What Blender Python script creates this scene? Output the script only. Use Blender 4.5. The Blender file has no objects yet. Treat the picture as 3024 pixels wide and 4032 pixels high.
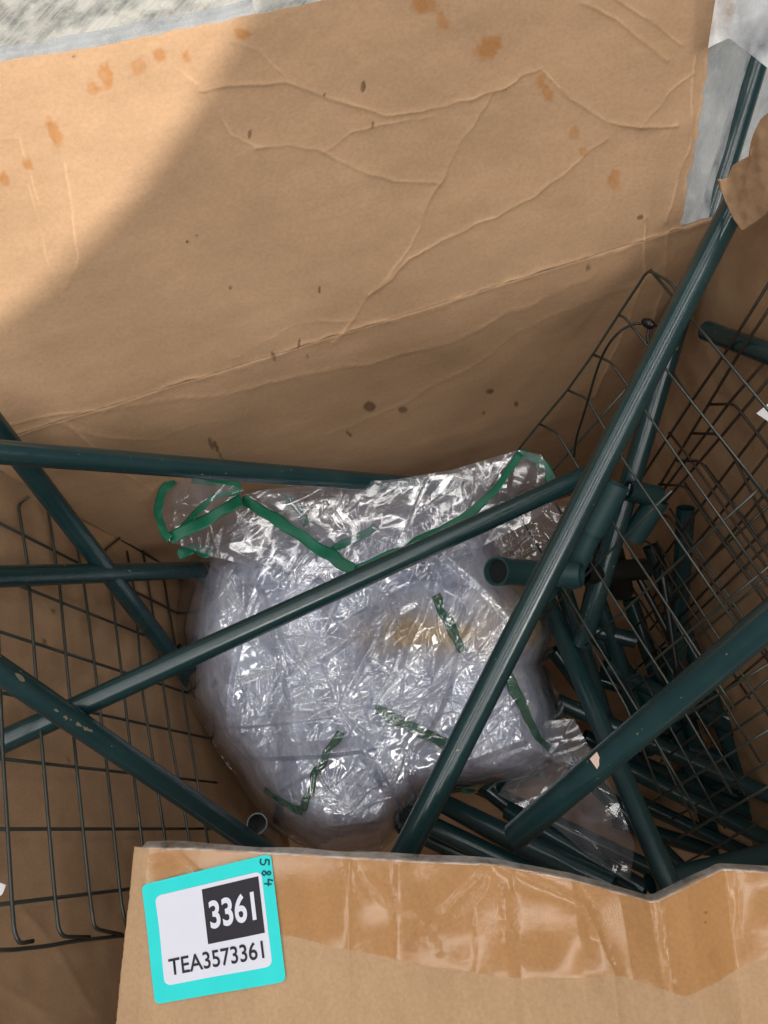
import bpy, bmesh, math, random
import numpy as np
from mathutils import Vector, Matrix
from mathutils.bvhtree import BVHTree

S = bpy.context.scene
COL = S.collection
rng = np.random.default_rng(7)
random.seed(7)

# ------------------------------------------------------------------ camera
F = 3029.0                       # focal length in photograph pixels (3024 x 4032)
ZB = -.11                       # inside bottom of the carton
HT = 0.42                        # height of the carton walls
CAMH = 0.545                     # camera height above the wall tops
_Z = np.array([-.1335, .361, .923]); _Z /= np.linalg.norm(_Z)
def _c(px, py): return np.array([(px - 1512) / F, (2016 - py) / F, -1.0])
_a = _c(250, 1648); _b = _c(2690, 890)
_X = _b * CAMH / -(_b @ _Z) - _a * CAMH / -(_a @ _Z)
_X -= _Z * (_X @ _Z); _X /= np.linalg.norm(_X)
_Y = np.cross(_Z, _X)
RM = np.array([_X, _Y, _Z])
C0 = np.array([0, 0, HT + CAMH])
cam_d = bpy.data.cameras.new('camera'); cam = bpy.data.objects.new('camera', cam_d); COL.objects.link(cam)
cam_d.sensor_fit = 'VERTICAL'; cam_d.sensor_height = 24; cam_d.lens = F / 4032 * 24
cam_d.clip_start = 0.02; cam_d.clip_end = 60
M = Matrix.Identity(4)
for i in range(3):
    for j in range(3): M[i][j] = RM[i][j]
    M[i][3] = C0[i]
cam.matrix_world = M
S.camera = cam
def ray(px, py): return RM @ _c(px, py)
def dp(px, py, dep): return C0 + ray(px, py) * dep
def atz(px, py, z): r = ray(px, py); return C0 + r * ((z - C0[2]) / r[2])
def atx(px, py, x): r = ray(px, py); return C0 + r * ((x - C0[0]) / r[0])
def proj(P):
    c = (np.asarray(P) - C0) @ RM
    return 1512 - F * c[..., 0] / c[..., 2], 2016 + F * c[..., 1] / c[..., 2], -c[..., 2]
def plane_at(px, py, P0, n):
    r = ray(px, py); return C0 + r * (((P0 - C0) @ n) / (r @ n))

# ------------------------------------------------------------------ light
W = bpy.data.worlds.new('World'); S.world = W; W.use_nodes = True
W.node_tree.nodes['Background'].inputs[0].default_value = (.93, .97, 1.0, 1)
W.node_tree.nodes['Background'].inputs[1].default_value = 0.12
def area(name, loc, target, sx, sy, power, col=(1, .96, .9)):
    l = bpy.data.lights.new(name, 'AREA'); l.shape = 'RECTANGLE'; l.size = sx; l.size_y = sy; l.energy = power; l.color = col
    o = bpy.data.objects.new(name, l); COL.objects.link(o); o.location = loc
    o.rotation_euler = (Vector(target) - Vector(loc)).to_track_quat('-Z', 'Y').to_euler()
    return o
for _x, _y, _p, _l, _w in ((.4, -2.3, 14, 4.5, .16), (.4, -1.5, 14, 4.5, .14), (0, -.7, 14, 4.5, .12), (0, .1, 14, 4.5, .12), (0, .9, 9, 4.5, .12), (0, 1.7, 7, 4.5, .12)):   # rows of ceiling tubes
    area('ceiling_tube_lamp', (_x, _y, 3.0), (_x, .1, .2), _l, _w, _p, (1, .97, .93))
def spot(name, loc, target, ang, blend, power, rad, col):
    l = bpy.data.lights.new(name, 'SPOT'); l.energy = power; l.spot_size = math.radians(ang); l.spot_blend = blend
    l.shadow_soft_size = rad; l.color = col
    o = bpy.data.objects.new(name, l); COL.objects.link(o); o.location = loc
    o.rotation_euler = (Vector(target) - Vector(loc)).to_track_quat('-Z', 'Y').to_euler()
    return o
_lp = np.array([.45, -1.5, 2.75]); _e1 = np.array([-.262, .455, .489]) - _lp; _e3 = np.array([-.045, .524, .571]) - _lp
_md = (_e1 + _e3) / 2; _md /= np.linalg.norm(_md); _nn = np.cross(_e1, _e3); _nn /= np.linalg.norm(_nn)
if _nn @ (np.array([-.184, .555, .609]) - _lp) < 0: _nn = -_nn
_ha = math.radians(11.5)
spot('added_flap_spot', tuple(_lp), tuple(_lp + 3 * (_md * math.cos(_ha) + _nn * math.sin(_ha))), 23.4, .022, 330, .012, (1, .95, .87))  # added spot: its cone rim imitates a cast shadow edge on the back flap
spot('added_flap_spot', (1.3, -1.6, 2.8), (.30, .52, .60), 26.0, 1.0, 75, .45, (1, .95, .88))  # added soft spot with no known source, brightens the flap's right half
S.view_settings.view_transform = 'Standard'; S.view_settings.look = 'None'
S.view_settings.exposure = 0.40; S.view_settings.gamma = 1.0
S.render.engine = 'CYCLES'
S.cycles.use_denoising = True
S.cycles.max_bounces = 7; S.cycles.transparent_max_bounces = 16
S.cycles.sample_clamp_indirect = 4

# ------------------------------------------------------------------ materials
def newmat(name):
    m = bpy.data.materials.new(name); m.use_nodes = True
    nt = m.node_tree; nt.nodes.clear()
    out = nt.nodes.new('ShaderNodeOutputMaterial')
    return m, nt, out
def N(nt, t, **kw):
    n = nt.nodes.new(t)
    for k, v in kw.items():
        if k in n.inputs: n.inputs[k].default_value = v
        else: setattr(n, k, v)
    return n
def L(nt, a, b): nt.links.new(a, b)
def noise(nt, vec, scale, detail=3, rough=.55):
    n = N(nt, 'ShaderNodeTexNoise'); n.inputs['Scale'].default_value = scale
    n.inputs['Detail'].default_value = detail; n.inputs['Roughness'].default_value = rough
    L(nt, vec, n.inputs['Vector']); return n.outputs['Fac']
def ramp(nt, fac, stops):
    r = N(nt, 'ShaderNodeValToRGB'); e = r.color_ramp.elements
    while len(e) < len(stops): e.new(.5)
    for el, (p, c) in zip(e, stops): el.position = p; el.color = (*c, 1) if len(c) == 3 else c
    L(nt, fac, r.inputs[0]); return r.outputs[0]
def mixc(nt, fac, a, b, mode='MIX'):
    m = N(nt, 'ShaderNodeMix', data_type='RGBA', blend_type=mode)
    if isinstance(fac, (int, float)): m.inputs[0].default_value = fac
    else: L(nt, fac, m.inputs[0])
    for i, v in ((6, a), (7, b)):
        if isinstance(v, tuple): m.inputs[i].default_value = (*v, 1)
        else: L(nt, v, m.inputs[i])
    return m.outputs[2]
def mapping(nt, vec, scale=(1, 1, 1), rot=(0, 0, 0)):
    m = N(nt, 'ShaderNodeMapping'); m.inputs['Scale'].default_value = scale; m.inputs['Rotation'].default_value = rot
    L(nt, vec, m.inputs['Vector']); return m.outputs[0]
def bump(nt, h, strength, dist):
    b = N(nt, 'ShaderNodeBump'); b.inputs['Strength'].default_value = strength; b.inputs['Distance'].default_value = dist
    L(nt, h, b.inputs['Height']); return b.outputs[0]

def mat_card(name, base, dark, stretch=(1, 1, 1), rough=.82):
    m, nt, out = newmat(name)
    tc = N(nt, 'ShaderNodeTexCoord').outputs['Object']
    big = noise(nt, tc, 7, 4)
    mid = noise(nt, mapping(nt, tc, stretch), 38, 5, .65)
    fib = noise(nt, mapping(nt, tc, tuple(v * (3 if v < 1 else 1) for v in stretch)), 420, 3, .7)
    c = mixc(nt, ramp(nt, big, [(.3, (0, 0, 0)), (.7, (1, 1, 1))]), dark, base)
    c = mixc(nt, ramp(nt, mid, [(.32, (.80, .78, .76)), (.68, (1.06, 1.05, 1.04))]), (0, 0, 0), c, 'MIX') if False else mixc(nt, 1.0, c, ramp(nt, mid, [(.3, (.86, .85, .84)), (.7, (1, 1, 1))]), 'MULTIPLY')
    c = mixc(nt, .8, c, ramp(nt, fib, [(.3, (.84, .83, .82)), (.62, (1, 1, 1))]), 'MULTIPLY')
    at = N(nt, 'ShaderNodeAttribute', attribute_name='tint')
    c = mixc(nt, 1.0, c, at.outputs['Color'], 'MULTIPLY')
    b = N(nt, 'ShaderNodeBsdfPrincipled', Roughness=rough)
    b.inputs['Specular IOR Level'].default_value = .25
    L(nt, c, b.inputs['Base Color'])
    L(nt, bump(nt, fib, .25, .0006), b.inputs['Normal'])
    L(nt, b.outputs[0], out.inputs[0]); return m
CARD_IN = mat_card('kraft_inside', (.50, .318, .188), (.43, .27, .155), (.25, 1, 1))
CARD_OUT = mat_card('kraft_outside', (.60, .385, .225), (.54, .34, .19), (1, .3, 1), .7)
CARD_EDGE = mat_card('kraft_edge', (.62, .43, .25), (.5, .33, .18))

def mat_pipe():
    m, nt, out = newmat('green_coating')
    tc = N(nt, 'ShaderNodeTexCoord').outputs['Object']
    n1 = noise(nt, tc, 26, 4, .6); n2 = noise(nt, tc, 260, 2, .5); n3 = noise(nt, mapping(nt, tc, (1, 1, .12)), 190, 3)
    base = mixc(nt, n1, (.006, .028, .032), (.009, .039, .043))
    dust = ramp(nt, n1, [(.46, (0, 0, 0)), (.8, (.09, .09, .09))])
    c = mixc(nt, dust, base, (.10, .14, .13))
    speck = ramp(nt, n2, [(.735, (0, 0, 0)), (.75, (1, 1, 1))])
    gate = ramp(nt, n1, [(.5, (0, 0, 0)), (.62, (.8, .8, .8))])
    sp = mixc(nt, 1.0, speck, gate, 'MULTIPLY')
    c = mixc(nt, sp, c, (.36, .30, .20))
    b = N(nt, 'ShaderNodeBsdfPrincipled')
    L(nt, c, b.inputs['Base Color'])
    r = ramp(nt, n3, [(.3, (.17, .17, .17)), (.7, (.25, .25, .25))]); L(nt, r, b.inputs['Roughness'])
    b.inputs['Specular IOR Level'].default_value = .75
    L(nt, bump(nt, n3, .02, .0003), b.inputs['Normal'])
    L(nt, b.outputs[0], out.inputs[0]); return m
PIPE = mat_pipe()

def mat_plain(name, col, rough=.5, spec=.5, metal=0, var=.12, scale=60):
    m, nt, out = newmat(name)
    tc = N(nt, 'ShaderNodeTexCoord').outputs['Object']
    n = noise(nt, tc, scale, 4)
    c = mixc(nt, n, tuple(v * (1 - var) for v in col), tuple(min(1, v * (1 + var)) for v in col))
    b = N(nt, 'ShaderNodeBsdfPrincipled', Roughness=rough, Metallic=metal)
    b.inputs['Specular IOR Level'].default_value = spec
    L(nt, c, b.inputs['Base Color']); L(nt, b.outputs[0], out.inputs[0]); return m
FITTING = mat_plain('fitting_plastic', (.012, .045, .048), .42, .5)
BLACK = mat_plain('black_plastic_and_bore_shade', (.006, .008, .008), .3, .5)
WIRE = mat_plain('wire_coating', (.030, .035, .029), .28, .7, 0, .4, 90)
WIRE2 = mat_plain('rusty_wire', (.030, .019, .012), .5, .4, 0, .6, 120)
RIBBON = mat_plain('green_binding', (.004, .12, .065), .45, .4, 0, .25, 40)
PAPER = mat_plain('white_paper', (.8, .8, .82), .6)
TURQ = mat_plain('turquoise_print', (.004, .76, .75), .38, .4, 0, .07)
LWHITE = mat_plain('label_white', (.80, .81, .92), .45, .4, 0, .02)
INK = mat_plain('label_ink', (.022, .019, .028), .5, .3, 0, .05)
PEN = mat_plain('pen_ink', (.004, .05, .07), .5, .3, 0, .05)
DIRT = mat_plain('dried_dirt', (.17, .15, .10), .8, .2, 0, .3, 300)
TAN = mat_plain('tan_sticker', (.62, .46, .38), .6, .3, 0, .2, 300)

def mat_film(name, tint, haze, hazecol, rough=.04, wr=.0, spec=.09):
    m, nt, out = newmat(name)
    tc = N(nt, 'ShaderNodeTexCoord').outputs['Object']
    tr = N(nt, 'ShaderNodeBsdfTransparent'); tr.inputs[0].default_value = (*tint, 1)
    df = N(nt, 'ShaderNodeBsdfDiffuse'); df.inputs[0].default_value = (*hazecol, 1)
    tl = N(nt, 'ShaderNodeBsdfTranslucent'); tl.inputs[0].default_value = (*hazecol, 1)
    d2 = N(nt, 'ShaderNodeMixShader'); d2.inputs[0].default_value = .4
    L(nt, df.outputs[0], d2.inputs[1]); L(nt, tl.outputs[0], d2.inputs[2])
    hz = noise(nt, mapping(nt, tc, (1, .35, 1), (0, 0, .6)), 60, 4, .6)
    hf = ramp(nt, hz, [(.3, (haze * .35,) * 3), (.75, (haze * 1.6,) * 3)])
    m1 = N(nt, 'ShaderNodeMixShader'); L(nt, hf, m1.inputs[0])
    L(nt, tr.outputs[0], m1.inputs[1]); L(nt, d2.outputs[0], m1.inputs[2])
    gl = N(nt, 'ShaderNodeBsdfGlossy'); gl.inputs['Roughness'].default_value = rough
    fr = N(nt, 'ShaderNodeLayerWeight'); fr.inputs['Blend'].default_value = .5
    pw = N(nt, 'ShaderNodeMath', operation='POWER'); L(nt, fr.outputs['Facing'], pw.inputs[0]); pw.inputs[1].default_value = 5
    ma = N(nt, 'ShaderNodeMath', operation='MULTIPLY_ADD'); L(nt, pw.outputs[0], ma.inputs[0]); ma.inputs[1].default_value = .75; ma.inputs[2].default_value = spec
    m2 = N(nt, 'ShaderNodeMixShader'); L(nt, ma.outputs[0], m2.inputs[0])
    L(nt, m1.outputs[0], m2.inputs[1]); L(nt, gl.outputs[0], m2.inputs[2])
    if wr > 0:
        w = noise(nt, tc, 150, 3, .6)
        bn = bump(nt, w, wr, .002)
        for nd in (gl, fr): L(nt, bn, nd.inputs['Normal'])
    L(nt, m2.outputs[0], out.inputs[0]); return m
FILM = mat_film('clear_film', (.96, .97, .99), .05, (.75, .77, .86), .09, .02, .25)
FILM_THIN = mat_film('clear_loose_film', (.93, .93, .94), .20, (.62, .64, .74), .09, .02, .075)
TAPE = mat_film('amber_tape', (.975, .88, .74), .02, (.8, .6, .4), .13, .04, .035)
TAPE_GREY = mat_film('clear_tape', (.82, .85, .88), .85, (.66, .68, .71), .25, .06, .06)
TAPE_DULL = mat_film('dull_clear_tape', (.70, .73, .77), .55, (.42, .44, .47), .25, .1, .06)
TAPE_EDGE = mat_film('frosted_tape_edge', (.88, .88, .87), .60, (.86, .83, .79), .12, .2)

def mat_core():
    m, nt, out = newmat('folded_film_layers')
    tc = N(nt, 'ShaderNodeTexCoord').outputs['Object']
    a = noise(nt, mapping(nt, tc, (1, .28, 1), (0, 0, .5)), 42, 6, .62)
    a2 = noise(nt, mapping(nt, tc, (.3, 1, 1), (0, 0, .5)), 70, 6, .62)
    big = noise(nt, tc, 11, 3)
    mx = N(nt, 'ShaderNodeMath', operation='MULTIPLY_ADD'); L(nt, a, mx.inputs[0]); mx.inputs[1].default_value = .6
    m3 = N(nt, 'ShaderNodeMath', operation='MULTIPLY'); L(nt, a2, m3.inputs[0]); m3.inputs[1].default_value = .4
    L(nt, m3.outputs[0], mx.inputs[2])
    mb = N(nt, 'ShaderNodeMath', operation='MULTIPLY_ADD'); L(nt, big, mb.inputs[0]); mb.inputs[1].default_value = .55; L(nt, mx.outputs[0], mb.inputs[2])
    c = ramp(nt, mb.outputs[0], [(.52, (.27, .30, .39)), (.70, (.70, .75, .90)), (.92, (.90, .93, 1.0))])
    wv = N(nt, 'ShaderNodeTexNoise'); wv.inputs['Scale'].default_value = 20; L(nt, tc, wv.inputs['Vector'])
    wa = N(nt, 'ShaderNodeVectorMath', operation='SCALE'); wa.inputs['Scale'].default_value = .03; L(nt, wv.outputs['Color'], wa.inputs[0])
    wb = N(nt, 'ShaderNodeVectorMath', operation='ADD'); L(nt, tc, wb.inputs[0]); L(nt, wa.outputs[0], wb.inputs[1])
    for sc_, rz_ in ((24, .4), (52, 1.9), (95, 2.8)):
        vc = N(nt, 'ShaderNodeTexVoronoi'); vc.inputs['Scale'].default_value = sc_
        L(nt, mapping(nt, wb.outputs[0], (1, .4, 1), (0, 0, rz_)), vc.inputs['Vector'])
        sp_ = N(nt, 'ShaderNodeSeparateColor'); L(nt, vc.outputs['Color'], sp_.inputs[0])
        c = mixc(nt, 1.0, c, ramp(nt, sp_.outputs[0], [(.1, (.80, .81, .84)), (.9, (1.0, 1.0, 1.0))]), 'MULTIPLY')
    for sc_, k_ in ((38, .035), (75, .05)):
        vo = N(nt, 'ShaderNodeTexVoronoi', feature='DISTANCE_TO_EDGE'); vo.inputs['Scale'].default_value = sc_
        L(nt, mapping(nt, wb.outputs[0], (1, .45, 1), (0, 0, .7 if sc_ < 50 else 2.2)), vo.inputs['Vector'])
        ln = ramp(nt, vo.outputs['Distance'], [(0, (.8, .8, .8)), (k_, (0, 0, 0))])
        gt = mixc(nt, 1.0, ln, ramp(nt, a2, [(.42, (0, 0, 0)), (.62, (.8, .8, .8))]), 'MULTIPLY')
        c = mixc(nt, gt, c, (.85, .87, .95))
    at = N(nt, 'ShaderNodeAttribute', attribute_name='tint')
    c = mixc(nt, 1.0, c, at.outputs['Color'], 'MULTIPLY')
    b = N(nt, 'ShaderNodeBsdfPrincipled', Roughness=.28)
    b.inputs['Specular IOR Level'].default_value = .4
    L(nt, c, b.inputs['Base Color'])
    w = noise(nt, mapping(nt, tc, (1, .45, 1), (0, 0, .9)), 150, 4, .6)
    L(nt, bump(nt, w, .2, .002), b.inputs['Normal'])
    L(nt, b.outputs[0], out.inputs[0]); return m
CORE = mat_core()

STREAK = 44
def mat_concrete():
    m, nt, out = newmat('worn_concrete')
    tc = N(nt, 'ShaderNodeTexCoord').outputs['Object']
    tr_ = mapping(nt, tc, (1, 1, 1), (0, 0, math.radians(-STREAK)))
    big = noise(nt, tc, 13, 5, .6)
    st = noise(nt, mapping(nt, tr_, (7, 110, 10)), 1, 4, .7)
    st2 = noise(nt, mapping(nt, tr_, (4, 40, 4)), 1, 3, .6)
    sp = noise(nt, tc, 130, 5, .75)
    c = ramp(nt, big, [(.38, (.30, .30, .285)), (.48, (.56, .55, .50)), (.58, (.90, .87, .78))])
    c = mixc(nt, ramp(nt, st, [(.42, (0, 0, 0)), (.62, (.75, .75, .75))]), c, (.74, .72, .65))
    c = mixc(nt, ramp(nt, st2, [(.55, (0, 0, 0)), (.7, (.6, .6, .6))]), c, (.36, .35, .32))
    c = mixc(nt, ramp(nt, sp, [(.55, (0, 0, 0)), (.7, (.7, .7, .7))]), c, (.78, .76, .70))
    b = N(nt, 'ShaderNodeBsdfPrincipled', Roughness=.75)
    L(nt, c, b.inputs['Base Color']); L(nt, bump(nt, sp, .4, .004), b.inputs['Normal'])
    L(nt, b.outputs[0], out.inputs[0]); return m

# ------------------------------------------------------------------ mesh helpers
def tag(o, label=None, cat=None, group=None, kind=None):
    for k, v in (('label', label), ('category', cat), ('group', group), ('kind', kind)):
        if v: o[k] = v
    return o
def empty(name, loc, **kw):
    o = bpy.data.objects.new(name, None); COL.objects.link(o); o.location = loc; o.empty_display_size = .02
    return tag(o, **kw)
def link(name, me, mats, parent=None, smooth=True):
    if not isinstance(mats, (list, tuple)): mats = [mats]
    for m in mats: me.materials.append(m)
    if smooth:
        me.polygons.foreach_set('use_smooth', [True] * len(me.polygons))
    o = bpy.data.objects.new(name, me); COL.objects.link(o)
    if parent is not None:
        o.parent = parent; o.matrix_parent_inverse = Matrix.Translation(-Vector(parent.location)) if parent.parent is None else Matrix.Translation(-(parent.matrix_parent_inverse.inverted().translation)) @ Matrix.Identity(4)
        if parent.type == 'MESH': o.matrix_parent_inverse = Matrix.Identity(4)
    return o
def grid_mesh(name, P, tint=None):
    """P: (n, m, 3) array -> quad sheet"""
    n, m_, _ = P.shape
    nv = np.cross(P[1:, :-1] - P[:-1, :-1], P[:-1, 1:] - P[:-1, :-1])
    if ((C0 - P[:-1, :-1]) * nv).sum() < 0:      # let the sheet's front face the open side of the box
        P = P[::-1]
        if tint is not None: tint = np.asarray(tint)[::-1]
    idx = np.arange(n * m_).reshape(n, m_)
    q = np.stack([idx[:-1, :-1], idx[1:, :-1], idx[1:, 1:], idx[:-1, 1:]], -1).reshape(-1, 4)
    me = bpy.data.meshes.new(name)
    me.vertices.add(n * m_); me.vertices.foreach_set('co', P.reshape(-1).astype(np.float32))
    me.loops.add(q.size); me.loops.foreach_set('vertex_index', q.reshape(-1).astype(np.int32))
    me.polygons.add(len(q)); me.polygons.foreach_set('loop_start', np.arange(0, q.size, 4, dtype=np.int32))
    me.update(calc_edges=True)
    if tint is None: tint = np.ones((n * m_, 3))
    set_tint(me, tint)
    return me
def set_tint(me, t):
    a = me.color_attributes.new('tint', 'FLOAT_COLOR', 'POINT')
    t = np.asarray(t).reshape(-1, 3)
    a.data.foreach_set('color', np.concatenate([t, np.ones((len(t), 1))], 1).reshape(-1).astype(np.float32))
def ones_tint(me): set_tint(me, np.ones((len(me.vertices), 3)))
def solid(o, th, offset=-1, rim=None):
    s = o.modifiers.new('thickness', 'SOLIDIFY'); s.thickness = th; s.offset = offset
    if rim is not None: s.material_offset_rim = rim
    return o
def frames(pts):
    pts = np.asarray(pts, float); n = len(pts)
    T = np.gradient(pts, axis=0); T /= np.linalg.norm(T, axis=1)[:, None]
    up = np.array([0, 0, 1.0]) if abs(T[0][2]) < .9 else np.array([1.0, 0, 0])
    A = np.cross(up, T[0]); A /= np.linalg.norm(A); As = [A]
    for i in range(1, n):
        A = As[-1] - T[i] * (As[-1] @ T[i]); A /= np.linalg.norm(A); As.append(A)
    As = np.array(As); return T, As, np.cross(T, As)
def tube_mesh(name, pts, r, sides=8, wall=None, caps=True):
    pts = np.asarray(pts, float); n = len(pts); r = np.broadcast_to(np.asarray(r, float), (n,))
    T, A, B = frames(pts)
    th = np.arange(sides) * 2 * math.pi / sides
    ring = lambda i, rr: [pts[i] + rr * (math.cos(t) * A[i] + math.sin(t) * B[i]) for t in th]
    V = []; Fc = []
    def add(i, rr): V.extend(ring(i, rr)); return len(V) - sides
    def join(a, b):
        for k in range(sides): Fc.append((a + k, a + (k + 1) % sides, b + (k + 1) % sides, b + k))
    st = [add(i, r[i]) for i in range(n)]
    for a, b in zip(st[:-1], st[1:]): join(a, b)
    if wall:
        dep = .42 * np.linalg.norm(pts[-1] - pts[0]); dep = min(dep, .12); dark = []
        for end, i, sgn in ((st[0], 0, 1), (st[-1], n - 1, -1)):
            lip = add(i, r[i] - wall)
            V_in = [Vector(v) + Vector(T[i]) * dep * sgn for v in ring(i, r[i] - wall)]
            V.extend(V_in); inn = len(V) - sides
            if sgn == 1: join(lip, end); join(inn, lip); dark.append(len(Fc)); Fc.append(tuple(range(inn, inn + sides)))
            else: join(end, lip); join(lip, inn); dark.append(len(Fc)); Fc.append(tuple(range(inn, inn + sides))[::-1])
    elif caps:
        Fc.append(tuple(range(st[0], st[0] + sides))[::-1]); Fc.append(tuple(range(st[-1], st[-1] + sides)))
    me = bpy.data.meshes.new(name); me.from_pydata([tuple(v) for v in V], [], Fc); me.update()
    if wall:
        for k in dark: me.polygons[k].material_index = 1  # discs closing the bore are coloured black to stand for inner shade
    return me
def sharp(o, ang=40):
    me = o.data
    try: me.set_sharp_from_angle(angle=math.radians(ang))
    except Exception: pass
    return o

def poly_dist(px, py, pts):
    best = np.full(px.shape, 1e9)
    for (x0, y0), (x1, y1) in zip(pts[:-1], pts[1:]):
        dx, dy = x1 - x0, y1 - y0; l2 = dx * dx + dy * dy + 1e-9
        t = np.clip(((px - x0) * dx + (py - y0) * dy) / l2, 0, 1)
        d = np.hypot(px - x0 - t * dx, py - y0 - t * dy)
        best = np.minimum(best, d)
    return best
def vnoise(x, y, seed, f):
    """cheap smooth value noise"""
    r = np.random.default_rng(seed); G = r.random((64, 64))
    X = x * f; Y = y * f; xi = np.floor(X).astype(int); yi = np.floor(Y).astype(int)
    fx = X - xi; fy = Y - yi; fx = fx * fx * (3 - 2 * fx); fy = fy * fy * (3 - 2 * fy)
    g = lambda a, b: G[a % 64, b % 64]
    return (g(xi, yi) * (1 - fx) + g(xi + 1, yi) * fx) * (1 - fy) + (g(xi, yi + 1) * (1 - fx) + g(xi + 1, yi + 1) * fx) * fy
def sst(a, b, x): t = np.clip((x - a) / (b - a), 0, 1); return t * t * (3 - 2 * t)

def crumple(x, y, seed, folds=500, amp=.0022, wav=(.014, .05), size=.36, cx=0, cy=0, fa=.0016):
    r = np.random.default_rng(seed)
    wx = x + .012 * (vnoise(x, y, seed + 1, 22) - .5) + .0015 * (vnoise(x, y, seed + 9, 60) - .5)
    wy = y + .012 * (vnoise(x, y, seed + 2, 22) - .5) + .0015 * (vnoise(x, y, seed + 8, 60) - .5)
    h = np.zeros_like(x)
    for k in range(14):
        a = r.random() * math.pi; lam = wav[0] + (wav[1] - wav[0]) * r.random()
        ph = (wx * math.cos(a) + wy * math.sin(a)) / lam + r.random()
        tri = np.abs(ph - np.floor(ph) - .5) * 2
        msk = sst(.42, .68, vnoise(x, y, seed + 20 + k, 14))
        h += amp * lam / wav[1] * tri * msk
    todo = []
    while len(todo) < folds:
        x0 = cx + (r.random() - .5) * size; y0 = cy + (r.random() - .5) * size; a0 = r.normal(.9, .8)
        if r.random() < .35:      # a fan of creases running out of one pinch point
            n_ = r.integers(4, 8); da = r.normal(.28, .1)
            for q in range(n_):
                l_ = .02 + .06 * r.random(); a_ = a0 + q * da
                todo.append((x0 + math.cos(a_) * l_ * .5, y0 + math.sin(a_) * l_ * .5, a_, l_))
        else: todo.append((x0, y0, a0, .02 + .10 * r.random() ** 1.6))
    for x0, y0, a, ln in todo:
        w = .0011 + .0022 * r.random() ** 1.5
        A = w * abs(r.normal(0, .38)) * fa / .0012; kap = r.normal(0, 6)
        s = np.abs(x - x0) + np.abs(y - y0) < ln * .75
        if not s.any(): continue
        dx = x[s] - x0; dy = y[s] - y0
        t = dx * math.cos(a) + dy * math.sin(a); d = -dx * math.sin(a) + dy * math.cos(a) - kap * t * t
        h[s] += A * np.maximum(0, 1 - np.abs(d) / w) * np.maximum(0, 1 - (2 * t / ln) ** 2) * (1 if r.random() < .75 else -1)
    return h

# ------------------------------------------------------------------ ground
me = bpy.data.meshes.new('concrete_floor')
me.from_pydata([(-6, -6, 0), (6, -6, 0), (6, 8, 0), (-6, 8, 0)], [], [(0, 1, 2, 3)])
fl = link('concrete_floor', me, mat_concrete(), smooth=False); fl.location.z = ZB - .006; tag(fl, kind='structure')

# ------------------------------------------------------------------ carton
XL, XR, YB, YF = -.33, .333, .397, -.26
box = empty('cardboard_box', (0, .07, ZB), label='large open brown cardboard box filled with green tubes', cat='box')
K = 1.8228
def fullpts(l): return [(a * K, b * K) for a, b in l]
CREASE = [  # polyline in photograph pixels (1659 px wide copy), height mm, width mm, side tilt
    ([(430, 195), (540, 183), (620, 180), (670, 195), (720, 215), (830, 250), (960, 225), (1085, 190)], 1.5, 5),
    ([(380, 150), (440, 190), (500, 290), (560, 318)], .8, 6),
    ([(550, 320), (620, 315), (690, 325), (760, 360), (850, 390), (945, 395)], 1.1, 5),
    ([(700, 330), (760, 285), (850, 262), (930, 250)], .8, 4),
    ([(1060, 200), (1000, 300), (945, 400), (880, 540), (800, 640), (720, 740)], 1.2, 5),
    ([(1310, 300), (1150, 420), (1000, 500), (880, 560), (800, 640)], 1.3, 5),
    ([(1085, 190), (1120, 165), (1170, 150), (1230, 215), (1310, 262), (1380, 275), (1460, 270)], 1.6, 5),
    ([(1380, 275), (1440, 200), (1500, 160)], 1.0, 5),
    ([(1260, 10), (1330, 40), (1400, 100), (1440, 130)], 1.6, 7), ([(1330, 0), (1400, 40), (1470, 95)], 1.3, 6),
    ([(0, 890), (200, 850), (420, 815), (640, 770), (700, 758), (860, 730), (1150, 630), (1300, 570), (1460, 510)], 2.2, 6),
    ([(20, 915), (120, 895), (300, 872), (560, 830), (700, 800), (840, 772), (1000, 720), (1150, 650), (1290, 585)], .9, 4),
    ([(500, 770), (640, 700), (760, 690)], .5, 8),
    ([(700, 940), (840, 880), (1000, 800), (1160, 690), (1350, 620), (1450, 560)], .5, 5),
    ([(1390, 470), (1385, 600), (1340, 720), (1280, 850)], 1.8, 9), ([(1440, 500), (1430, 600), (1390, 760)], 1.8, 8),
    ([(1500, 110), (1490, 300), (1455, 420), (1440, 480)], 1.6, 8),
    ([(0, 300), (40, 295), (70, 400), (100, 500)], .8, 5), ([(110, 260), (150, 400), (170, 560), (140, 620)], .9, 12),
    ([(60, 400), (100, 560), (120, 640)], .7, 10),
    ([(140, 910), (260, 1010), (330, 1060)], .9, 4), ([(390, 930), (430, 1010), (440, 1050)], .4, 4),
    ([(620, 170), (560, 110), (500, 90)], .6, 5), ([(100, 905), (200, 935), (330, 950), (470, 900)], .6, 4),
]
STAIN = [(525, 73, 15, 14, 0), (402, 122, 12, 14, 0), (347, 120, 11, 15, -20), (300, 146, 14, 18, -20), (228, 163, 14, 25, -22), (200, 186, 13, 20, -20),
         (118, 283, 12, 27, -16), (60, 357, 12, 14, 0), (10, 390, 11, 15, -20), (915, 15, 25, 18, 0), (953, 45, 13, 20, -20), (1050, 105, 28, 22, -20),
         (1165, 175, 14, 16, -35), (1182, 200, 10, 20, -30), (1240, 287, 12, 15, 0), (1258, 328, 9, 11, 0), (1325, 390, 14, 24, 0)]
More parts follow.
